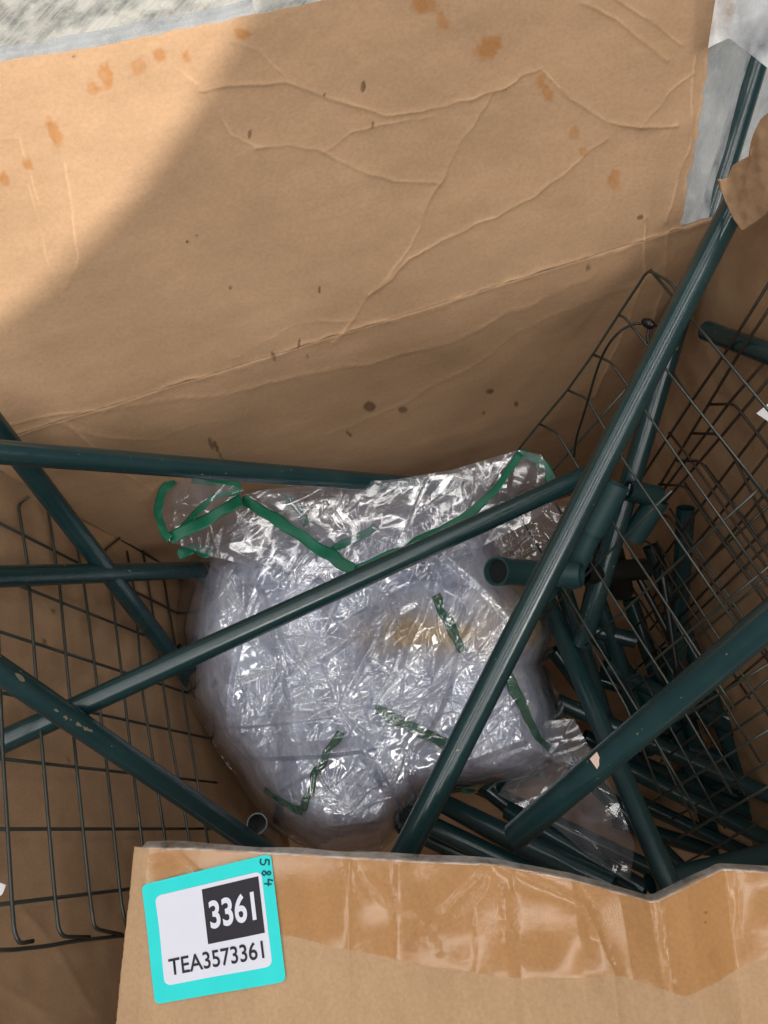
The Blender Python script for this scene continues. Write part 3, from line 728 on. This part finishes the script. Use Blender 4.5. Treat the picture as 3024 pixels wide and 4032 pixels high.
for _k, (_a, _b, _za, _zb, _t) in enumerate([((2210, 2290), (2420, 2950), .86, .90, 'dark tube along the right side of the bundle'), ((2330, 2290), (2560, 2960), .88, .92, 'dark tube left of the thin rods, mostly in shadow'),
        ((2480, 2360), (2820, 3330), .93, .95, 'long dark tube under all the right racks'), ((2560, 2150), (3000, 3250), .90, .93, 'long dark tube near the right wall'), ((2150, 2440), (2500, 2520), .90, .89, 'dark tube crossing behind the tube that runs to the notch'),
        ((2240, 2640), (3080, 2890), .96, .90, 'dark tube level with the sticker scrap, deep in the corner')]):
    Pp[40 + _k] = pipe(_t, _a, _za, _b, _zb)  # more tubes added to darken bright gaps beside the bundle
# thin black rods
def rod(label, a, za, b, zb, r):
    A = dp(*a, za); B = dp(*b, zb); o = link('thin_rod', tube_mesh('thin_rod', np.linspace(A, B, 8), r, 12), BLACK)
    return tag(o, label, 'rod', 'thin black rods at the right')
rod('thin black rod with bright highlight at right, leaning left', (2500, 2250), .80, (2640, 2510), .80, .0035)
rod('thin black rod with bright highlight at right, upright one', (2605, 2240), .79, (2670, 2680), .80, .0035)
# paper bit stuck on the near right tube
def small_sheet(name, pts, z, mat, parent=None, th=.0004):
    P = [dp(a, b, z) for a, b in pts]
    me = bpy.data.meshes.new(name); me.from_pydata([tuple(p) for p in P], [], [tuple(range(len(P)))]); ones_tint(me)
    return solid(link(name, me, mat, parent, False), th, 0)
small_sheet('sticker_scrap', [(2322, 2988), (2350, 2960), (2368, 2998), (2350, 3028)], .4905, TAN, Pp[9][0])

def specks(key, lst):
    o, pts = Pp[key]; T = pts[-1] - pts[0]; Ln = np.linalg.norm(T); T = T / Ln; r_ = np.random.default_rng(key); V = []; Fc = []
    for cx, cy, sz, el in lst:
        ts = np.linspace(0, Ln, 400); q = pts[0] + T * ts[:, None]; qx, qy, _ = proj(q); t0 = ts[np.argmin(np.hypot(qx - cx, qy - cy))]; c = pts[0] + T * t0
        vdir = C0 - c; vdir -= T * (vdir @ T); vdir /= np.linalg.norm(vdir); side = np.cross(T, vdir)
        cxp, cyp, dd = proj(c); sx_, sy_, _ = proj(c + side * .001); sgn = ((cx - cxp) * (sx_ - cxp) + (cy - cyp) * (sy_ - cyp)) / np.hypot(sx_ - cxp, sy_ - cyp)
        a0 = math.asin(np.clip(sgn * dd / F / .0095, -.9, .9)); b0 = len(V); n_ = 9; V.append(None)
        for k in range(n_):
            rr = sz * .6 * (.5 + r_.random()); th = k * 2 * math.pi / n_; V.append((t0, rr * math.cos(th) * el, a0 + rr * math.sin(th) / .0095))
        V[b0] = (t0, 0, a0)
        for k in range(n_): Fc.append((b0, b0 + 1 + k, b0 + 1 + (k + 1) % n_))
        for k in range(b0, len(V)):
            t_, dt, an = V[k]; c_ = pts[0] + T * (t_ + dt); V[k] = tuple(c_ + (.0104 if key != 9 else .0101) * (math.cos(an) * vdir + math.sin(an) * side))
    me = bpy.data.meshes.new('dirt_specks'); me.from_pydata(V, [], Fc); ones_tint(me)
    tag(link('dirt_specks', me, DIRT, o), kind='stuff')
specks(6, [(205, 2785, .0016, 1.8), (245, 2815, .0022, 1.6), (262, 2822, .0012, 1), (290, 2840, .0020, 2.2), (318, 2856, .0018, 2.4), (338, 2866, .0014, 2), (345, 2960, .0012, 1.5), (60, 2660, .0026, 2.5), (420, 2925, .0007, 1), (700, 3090, .0008, 2)])
specks(1, [(778, 1864, .0012, 1), (812, 1872, .0010, 1.4), (873, 1862, .0009, 1), (1128, 1850, .0012, .7), (500, 1800, .0006, 1), (300, 1790, .0006, 1)])
specks(3, [(232, 2231, .0011, 1.3), (480, 2250, .0012, 3), (530, 2247, .0006, 1)])
specks(7, [(2330, 1990, .0008, 1), (2285, 2060, .0006, 1), (2300, 2030, .0006, 1), (2270, 2180, .0007, 1.4), (2440, 1790, .0008, 2.5), (2150, 2340, .0005, 1), (1930, 2720, .0005, 1), (2840, 900, .0006, 1), (2560, 1350, .0006, 1)])
specks(4, [(760, 2530, .0006, 1), (1200, 2330, .0005, 1), (1500, 2250, .0005, 1)])
specks(9, [(2700, 2730, .0006, 1), (2550, 2850, .0005, 1), (2880, 2560, .0006, 1.5), (2420, 2990, .0005, 1)])
# fittings -------------------------------------------------------------
def sleeve(a, za, b, zb, r, name, parent, mat=FITTING):
    A = dp(*a, za); B = dp(*b, zb)
    o = sharp(link(name, tube_mesh(name, np.linspace(A, B, 6), r, 28, wall=.0016), [mat, BLACK], parent)); return o
cf = empty('tube_connector', tuple(dp(2120, 2255, .70)), label='green plastic connector with two open sleeves beside the plastic bundle', cat='connector')
sleeve((2135, 2258), .728, (1958, 2250), .672, .0120, 'sleeve', cf)
sleeve((2100, 2260), .724, (2290, 2264), .702, .0116, 'sleeve', cf)
sleeve((1984, 2251), .680, (1953, 2250), .670, .0128, 'collar', cf)
sleeve((2120, 2258), .730, (2150, 2330), .760, .0112, 'branch_sleeve', cf)
c2 = empty('tube_connector', tuple(dp(2400, 2000, .70)), label='pale green sleeve joint between the two steep tubes at right', cat='connector')
sleeve((2430, 1905), .700, (2330, 2095), .715, .0118, 'sleeve', c2)
sleeve((2335, 2085), .716, (2235, 2300), .735, .0098, 'socket', c2)
c3 = empty('tube_connector', tuple(dp(2550, 2000, .74)), label='dark rounded connector behind the right rack near the corner', cat='connector')
sleeve((2470, 1930), .735, (2590, 1955), .745, .0105, 'sleeve', c3, PIPE)
sleeve((2490, 2120), .765, (2590, 1965), .745, .0115, 'branch_sleeve', c3)
c4 = empty('tube_connector', tuple(dp(2450, 2260, .78)), label='black shiny connector end to the right of the open sleeves', cat='connector')
sleeve((2300, 2258), .765, (2540, 2240), .80, .0112, 'sleeve', c4, BLACK)
sleeve((2400, 2150), .79, (2450, 2330), .83, .0125, 'branch_sleeve', c4, BLACK)

# ------------------------------------------------------------------ wire racks
def vpdir(x, y): v = ray(x, y); return v / np.linalg.norm(v)
def rack(label, P0, u, v, wires, r, mat, group='green wire shelf racks', loc=None):
    n = np.cross(u, v); n /= np.linalg.norm(n)
    root = empty('wire_rack', tuple(P0), label=label, cat='wire rack', group=group)
    for k, (pl, lift) in enumerate(wires):
        q = np.array([plane_at(a, b, P0, n) for a, b in pl]) + n * (lift * np.sign(n @ (C0 - P0)))
        if len(q) > 2:   # soften the bends
            out = [q[0]]
            for i in range(1, len(q) - 1):
                d0 = q[i - 1] - q[i]; d1 = q[i + 1] - q[i]; l0, l1 = np.linalg.norm(d0), np.linalg.norm(d1); m_ = min(.005, l0 * .4, l1 * .4)
                a_, b_ = q[i] + d0 / l0 * m_, q[i] + d1 / l1 * m_
                out += [a_, (a_ + b_) / 4 + q[i] / 2, b_]
            q = np.array(out + [q[-1]])
        else: q = np.linspace(q[0], q[1], 4)
        link('wire', tube_mesh('wire', q, r, 8), mat, root)
    return root
ul, vl = vpdir(2430, 3260), vpdir(-330, -2990)
PL0 = dp(192, 3251, .565)
ex = lambda p, q, e: (p[0] + (p[0] - q[0]) * e, p[1] + (p[1] - q[1]) * e)
LW_ = [([(-40, 1950), (-10, 2400), (11, 2969), (29, 3251), (47, 3555), (56, 3668), (76, 3716), (130, 3705)], 0), ([(112, 1958), (72, 1988), (108, 2215), (137, 2600), (192, 3251), (217, 3540), (231, 3660), (250, 3688), (352, 3690)], 0),
       ([(185, 1990), (199, 2070), (235, 2311), (268, 2672), (325, 3251), (354, 3533), (370, 3645), (385, 3660), (480, 3680)], 0), ([(262, 2000), (300, 2130), (332, 2311), (372, 2614), (423, 3034), (463, 3417), (478, 3560), (500, 3650)], 0),
       ([(478, 2112), (412, 2165), (414, 2200), (446, 2384), (476, 2625), (535, 3121), (575, 3440)], 0), ([(500, 2170), (530, 2330), (564, 2745), (607, 3019), (665, 3400)], 0), ([(560, 2150), (600, 2400), (673, 2911), (745, 3302), (770, 3430)], 0), ([(640, 2250), (700, 2600), (760, 2980), (830, 3380)], 0)]
for (x0, y0), sl in [((0, 2052), .51), ((130, 2320), .40), ((0, 2480), .33), ((0, 2720), .222), ((14, 2983), .113), ((0, 3260), 0), ((0, 3558), -.118)]:
    LW_.append(([(x0 - 120, y0 - 120 * sl), (860, y0 + (860 - x0) * sl)], -.0023))
LW_.append(([(235, 1972), (640, 2215), (860, 2345)], -.0023)); LW_.append(([(-120, 3738), (70, 3735), (200, 3720), (300, 3702), (470, 3683), (700, 3665)], -.0023))
rack('wire rack leaning on the left wall of the box', PL0, ul, vl, LW_, .00140, WIRE)
# hooks along the upper edge of the left rack are part of its cross wires above

ua, vb = vpdir(12, 4650), vpdir(-1500, -3950)
PA0 = dp(2550, 1062, .645)
AW = [([(2690, 1190), (2640, 1110), (2552, 1062), (2435, 1240), (2335, 1395), (2235, 1535), (2120, 1672), (2030, 1785), (1930, 1915)], 0)]
for p in [((2492, 1494), (1930, 2125)), ((2640, 1931), (2120, 2444)), ((2990, 1918), (2300, 2542)), ((3040, 2216), (2420, 2725)), ((3040, 2500), (2500, 2890)), ((3040, 2604), (2520, 2925)), ((3040, 2864), (2540, 3176)), ((3060, 3077), (2590, 3347))]:
    AW.append(([p[0], p[1]], -.0022))
for p in [((2560, 1062), (3060, 1657)), ((2436, 1240), (2460, 1250), (3060, 2004)), ((2335, 1396), (2405, 1425), (3060, 2356)), ((2235, 1536), (2310, 1568), (2449, 1802), (2960, 2554)), ((2122, 1668), (2195, 1705), (2365, 1987), (2790, 2630), (2890, 2790)), ((2030, 1780), (2090, 1815), (2300, 2175), (2614, 2664), (2880, 3124)), ((1985, 1930), (2300, 2454), (2514, 2801), (2745, 3202)), ((2210, 2330), (2466, 3023 - 240), (2612, 3276 - 120))]:
    AW.append((list(p), 0))
rack('front wire rack on the right, its bent corner against the back wall', PA0, ua, vb, AW, .00120, WIRE)
uc = vpdir(1200, 3900)
def offs(l, dx, dy): return [([(a + dx, b + dy) for a, b in pl], lf) for pl, lf in l]
PB0 = dp(2750, 1600, .705)
BW = [([(3060, 1064), (2858, 1386), (2728, 1574), (2522, 1888), (2420, 2045)], 0), ([(3060, 1169), (2900, 1409), (2605, 1900), (2500, 2070)], 0), ([(3060, 1370), (2880, 1575), (2620, 1920), (2500, 2085)], 0), ([(3060, 1455), (2850, 1707), (2640, 1950), (2520, 2100)], 0),
      ([(3060, 1600), (2905, 1802), (2740, 2020), (2560, 2260)], 0), ([(3060, 1745), (2900, 1945), (2660, 2240), (2560, 2370)], 0), ([(3060, 1890), (2880, 2100), (2700, 2310), (2560, 2480)], 0), ([(3060, 2035), (2860, 2240), (2640, 2470)], 0), ([(3060, 2110), (2800, 2360), (2500, 2640)], 0), ([(3060, 2330), (2800, 2560), (2560, 2780)], 0), ([(3060, 2540), (2850, 2720), (2600, 2940)], 0),
      ([(2800, 1590), (2898, 1588), (3060, 1795)], .002), ([(2731, 1704), (2833, 1706), (3060, 2010)], .002), ([(2673, 1812), (2764, 1812), (3000, 2140), (3060, 2225)], .002), ([(2600, 1905), (2700, 1910), (2880, 2170), (3060, 2425)], .002), ([(2640, 1700), (2720, 1800), (2960, 2140), (3060, 2280)], .002),
      ([(2560, 2020), (2640, 2030), (2800, 2270), (3060, 2640)], .002), ([(2480, 2120), (2560, 2130), (2720, 2390), (2960, 2750)], .002), ([(2480, 2290), (2640, 2540), (2840, 2850)], .002), ([(2640, 1440), (2706, 1545), (2900, 1800), (3060, 2010 + 120)], .002)]
rack('rusty wire rack behind the front one, against the right wall', PB0, uc, vb, BW, .0013, WIRE2)
PC0 = dp(2750, 2100, .77)
CW = [([p[0], p[1]], 0) for p in [((3060, 1960), (2500, 2470)), ((3060, 2240), (2480, 2730)), ((3060, 2420), (2560, 2830)), ((3060, 2650), (2600, 3000)), ((3060, 2760), (2620, 3060)), ((3060, 2980), (2640, 3230)), ((3060, 3200), (2640, 3430))]] + \
     [([p[0], p[1]], .002) for p in [((2700, 1900), (3060, 2400)), ((2640, 2000), (3060, 2620)), ((2590, 2130), (3060, 2860)), ((2550, 2260), (3000, 3000)), ((2520, 2420), (2940, 3130)), ((2500, 2600), (2860, 3260)), ((2780, 1830), (3060, 2200)), ((2470, 2680), (2760, 3280))]]
rack('deepest wire rack in the right corner, dark and mostly hidden', PC0, ua, vb, CW, .0012, WIRE)

# cable tie
ct = empty('cable_tie', tuple(dp(2560, 1275, .66)), label='black cable tie looped on the right rack near the back wall', cat='cable tie')
q = np.array([dp(a, b, z) for a, b, z in [(2590, 1285, .655), (2545, 1270, .655), (2500, 1268, .66), (2450, 1290, .665), (2400, 1345, .672), (2370, 1400, .68), (2345, 1470, .69), (2320, 1560, .70), (2290, 1660, .715), (2268, 1720, .725), (2260, 1800, .74)]])
def smooth(q, n):
    q = resamp(q, n)
    for _ in range(6): q[1:-1] = (q[:-2] + 2 * q[1:-1] + q[2:]) / 4
    return q
link('strap', tube_mesh('strap', smooth(q, 40), .0011, 8), BLACK, ct)
link('strap_tail', tube_mesh('strap_tail', smooth(np.array([dp(a, b, .655) for a, b in [(2555, 1290), (2548, 1330), (2556, 1365), (2580, 1385)]]), 14), .0012, 8), BLACK, ct)
link('lock', tube_mesh('lock', np.array([dp(2532, 1262, .657), dp(2545, 1270, .655), dp(2560, 1278, .653), dp(2575, 1284, .651)]), [.0025, .0042, .0042, .0026], 8), BLACK, ct)

# white paper tags cut by the frame
tg = small_sheet('paper_tag', [(2978, 1628), (3060, 1560), (3110, 1640), (3040, 1670)], .60, PAPER); tag(tg, 'white paper tag at the right edge on the wire rack', 'tag')
tg = small_sheet('paper_tag', [(-40, 3470), (0, 3476), (24, 3484), (12, 3516), (4, 3526), (-40, 3520)], .52, PAPER); tag(tg, 'small white paper scrap at the left edge', 'tag')

# ------------------------------------------------------------------ plastic bundle
bag = empty('plastic_cover', tuple(atz(1480, 2680, ZB + .02)), label='crumpled bundle of clear plastic sheeting with green edge binding', cat='plastic cover')
OUT = [(770, 2250), (800, 2170), (900, 2110), (1020, 2000), (1250, 1975), (1500, 1955), (1700, 1925), (1880, 1890), (1960, 1920), (1950, 2010), (1975, 2110), (1990, 2230), (2060, 2300), (2150, 2400), (2165, 2520), (2130, 2620), (2180, 2760), (2190, 2880), (2230, 3000), (2130, 3060), (1960, 3090), (1790, 3110), (1650, 3155), (1590, 3210), (1500, 3325), (1380, 3345), (1250, 3340), (1130, 3270), (1060, 3190), (960, 3060), (880, 2960), (815, 2850), (755, 2720), (735, 2560), (730, 2400), (750, 2300)]
CXY = np.array([1450., 2680.])
OUTA = np.array(OUT, float) - CXY
_ang = np.arctan2(OUTA[:, 1], OUTA[:, 0]); _rad = np.hypot(OUTA[:, 0], OUTA[:, 1]); _o = np.argsort(_ang)
_ang = _ang[_o]; _rad = _rad[_o]
_ap = np.concatenate([_ang - 2 * math.pi, _ang, _ang + 2 * math.pi]); _rp = np.tile(_rad, 3)
def bundle(nr_, na_, scale, ztop, zlow, seed, folds, fa, amp, lump, lseed=3):
    ph = np.linspace(0, 2 * math.pi, na_ + 1); rho = np.concatenate([np.linspace(0, 1, nr_) ** .8, [1.01, 1.0, .96]])
    Rr, Ph = np.meshgrid(rho, ph, indexing='ij')
    rr = np.interp(Ph, _ap, _rp) * scale * (1 + .03 * (vnoise(Ph * 1.0, Ph * 0, seed, 5) - .5) + .014 * (vnoise(Ph * 1.0, Ph * 0, seed + 1, 17) - .5))
    px = CXY[0] + Rr * rr * np.cos(Ph); py = CXY[1] + Rr * rr * np.sin(Ph)
    z = ztop - (ztop - zlow) * np.clip(Rr, 0, 1) ** 15
    k = np.arange(len(rho)); drop = np.where(k >= nr_, (k - nr_ + 1) * .018, 0)[:, None]
    X = (px - 1512) * .00026; Y = (2700 - py) * .00026
    lum = .35 * lump * ((vnoise(X, Y, lseed + 3, 14) - .5) * 1.4 + (vnoise(X, Y, lseed + 4, 30) - .5) * .6)
    hgt = crumple(X, Y, seed, folds, amp, (.022, .07), .46, 0, 0, fa)
    rb_ = np.random.default_rng(lseed + 40); big = np.zeros_like(X)
    for _ in range(46):
        x0, y0 = (rb_.random() - .5) * .42, (rb_.random() - .5) * .42; a = rb_.normal(.9, .7); ln = .06 + .12 * rb_.random(); w = .006 + .014 * rb_.random(); A = w * (.18 + .3 * rb_.random())
        t = (X - x0) * math.cos(a) + (Y - y0) * math.sin(a); d = -(X - x0) * math.sin(a) + (Y - y0) * math.cos(a) - 1.5 * rb_.normal() * t * t
        sd = np.where(d > 0, np.maximum(0, 1 - d / w), np.maximum(0, 1 + d / (w * .35)))     # one steep and one shallow side, as a lapped fold
        big += A * sd * np.maximum(0, 1 - (2 * t / ln) ** 2)
    hgt = hgt + np.minimum(big, .012)
    z = z + (lum + hgt) * (1 - .4 * np.clip(Rr, 0, 1) ** 8) - drop
    r = RM @ np.stack([(px - 1512) / F, (2016 - py) / F, -np.ones_like(px)], 0).reshape(3, -1)
    tt = (z.reshape(-1) - C0[2]) / r[2]
    P = (C0[:, None] + r * tt).T.reshape(*px.shape, 3)
    return P, px, py
P, px, py = bundle(260, 720, .985, .222, .085, 3, 1200, .0011, .0035, .030)
tn = np.ones(P.shape)
brown = np.exp(-(((px - 1670) / 210) ** 2 + ((py - 2500) / 85) ** 2)) * 1.1 + np.exp(-(((px - 2090) / 140) ** 2 + ((py - 2440) / 130) ** 2)) * 1.1
brown = np.clip(brown * (.4 + 1.1 * vnoise(px, py, 15, .012)), 0, 1)[..., None]
tn = tn * (1 - brown) + np.array([1.0, .66, .28]) * brown
core = link('folded_layers', grid_mesh('folded_layers', P, tn), CORE, bag)
cv = P[::5, ::6]; n0, n1 = cv.shape[:2]
cbv = BVHTree.FromPolygons([tuple(v) for v in cv.reshape(-1, 3)], [(i * n1 + j, (i + 1) * n1 + j, (i + 1) * n1 + j + 1, i * n1 + j + 1) for i in range(n0 - 1) for j in range(n1 - 1)])
P, px, py = bundle(400, 1200, 1.034, .246, .092, 11, 1500, .0013, .0008, .030)
link('clear_wrap', grid_mesh('clear_wrap', P), FILM, bag)

def film_patch(name, top, bot, ztop, zbot, seed, n=200, m=120, amp=.006, folds=250, fa=.002, mat=FILM_THIN):
    a = resamp(np.array(top, float), n); b = resamp(np.array(bot, float), n); t = np.linspace(0, 1, m)[None, :]
    px = a[:, 0:1] * (1 - t) + b[:, 0:1] * t; py = a[:, 1:2] * (1 - t) + b[:, 1:2] * t
    X = (px - 1512) * .00026; Y = (2700 - py) * .00026
    z = ztop + (zbot - ztop) * t + crumple(X, Y, seed, folds, amp, (.03, .09), .46, X.mean(), Y.mean(), fa) + .010 * (vnoise(X, Y, seed, 17) - .5)
    r = RM @ np.stack([(px - 1512) / F, (2016 - py) / F, -np.ones_like(px)], 0).reshape(3, -1)
    tt = (z.reshape(-1) - C0[2]) / r[2]
    P = (C0[:, None] + r * tt).T.reshape(*px.shape, 3)
    return link(name, grid_mesh(name, P), mat, bag)
film_patch('loose_edge_film', [(940, 1950), (1060, 1925), (1290, 1908), (1560, 1888), (1780, 1850), (2040, 1772), (2130, 1790), (2190, 1880)], [(660, 2130), (830, 2190), (1000, 2230), (1200, 2300), (1400, 2330), (1650, 2240), (1900, 2150), (2080, 2060), (2190, 1985)], .268, .240, 21, 460, 220, .0006, 420, .0010)
film_patch('second_edge_film', [(960, 1945), (1200, 1935), (1500, 1905), (1800, 1860), (2020, 1800)], [(900, 2160), (1150, 2270), (1400, 2300), (1650, 2210), (1960, 2080)], .256, .232, 22, 400, 180, .0006, 420, .0010, FILM)
film_patch('loose_corner_film', [(640, 1888), (760, 1880), (960, 1925)], [(628, 2060), (665, 2128), (830, 2060), (940, 1975)], .280, .268, 23, 120, 80, .0015, 350, .001)
film_patch('trailing_film', [(2150, 2840), (2260, 2830), (2330, 2960), (2420, 3120), (2500, 3330)], [(1960, 3130), (2080, 3190), (2200, 3270), (2330, 3380), (2480, 3470)], .185, .175, 24, 260, 170, .0006, 420, .0011)
film_patch('right_film', [(1900, 2080), (1990, 2010), (2160, 1980), (2260, 2010)], [(1990, 2240), (2060, 2270), (2180, 2260), (2280, 2200)], .20, .17, 25, 90, 70, .002, 400, .0013)

def strip(pts, w, z=None, lift=.006, fold=.0, name='binding_strip'):
    q = smooth(np.array(pts, float), 40) if len(pts) > 2 else resamp(np.array(pts, float), 24)
    q[:, :2] += 16 * np.stack([vnoise(q[:, 0], q[:, 1], 201, .02) - .5, vnoise(q[:, 0], q[:, 1], 202, .02) - .5], 1)
    T = np.gradient(q[:, :2], axis=0); T /= np.linalg.norm(T, axis=1)[:, None]
    Nn = np.stack([-T[:, 1], T[:, 0]], 1); rows = []
    tw = .0045 * np.sin(np.arange(len(q)) * .33 + pts[0][1]) * vnoise(np.arange(len(q)) * 1.0, np.zeros(len(q)), 4, .11) * w / 22
    wv = w * (.8 + .4 * vnoise(np.arange(len(q)) * 1.0, np.zeros(len(q)), int(pts[0][0]), .23))
    for j, f in enumerate(np.linspace(-1, 1, 7)):
        row = []
        for i in range(len(q)):
            x, y = q[i, 0] + Nn[i, 0] * wv[i] * f, q[i, 1] + Nn[i, 1] * wv[i] * f
            if z is None:
                hit = cbv.ray_cast(Vector(C0), Vector(ray(*q[i, :2])).normalized())
                zz_ = (hit[0][2] if hit[0] is not None else .12) + lift
            else: zz_ = z + (q[i, 2] if q.shape[1] > 2 else 0)
            row.append([x, y, zz_ + f * tw[i]])
        rows.append(row)
    A = np.array(rows)
    A[..., 2] = A[..., 2]
    for _ in range(5): A[:, 1:-1, 2] = (A[:, :-2, 2] + A[:, 1:-1, 2] * 2 + A[:, 2:, 2]) / 4
    P = np.array([[atz(*c) for c in row] for row in A])
    return solid(link(name, grid_mesh(name, P), RIBBON, bag), .0003, 0)
strip([(668, 2120), (800, 2050), (955, 1965)], 22, .282)
strip([(955, 1965), (1080, 2040), (1220, 2140), (1395, 2245)], 22, .274)
strip([(1395, 2240), (1600, 2160), (1800, 2055), (1930, 1950), (2050, 1785)], 15, .272)
strip([(2050, 1785), (2110, 1800), (2160, 1850), (2195, 1950)], 18, .262)
strip([(690, 1890), (640, 1930), (618, 2010), (640, 2080), (668, 2122)], 15, .286)
strip([(760, 1885), (880, 1900), (955, 1918), (930, 1940), (850, 1950), (770, 2020), (690, 2105)], 13, .280)
strip([(1110, 1960), (1170, 1990), (1210, 2060)], 18, .250)
strip([(1310, 2160), (1400, 2120), (1480, 2070)], 14, .250)
strip([(1790, 2955), (1690, 2895), (1580, 2840), (1475, 2795)], 21)
strip([(1345, 2880), (1285, 2965), (1235, 3070), (1195, 3195)], 14)
strip([(1195, 3198), (1120, 3160), (1040, 3100)], 15)
strip([(1985, 2600), (2015, 2690), (2060, 2800), (2120, 2900), (2155, 2960), (2160, 3010), (2120, 3045)], 19)
strip([(1700, 3120), (1780, 3115), (1880, 3090), (1980, 3085), (2060, 3055), (2130, 3045)], 16)
strip([(1710, 2340), (1760, 2440), (1820, 2560)], 18, None, .003)
strip([(700, 2190), (760, 2160), (830, 2170)], 20, .235)
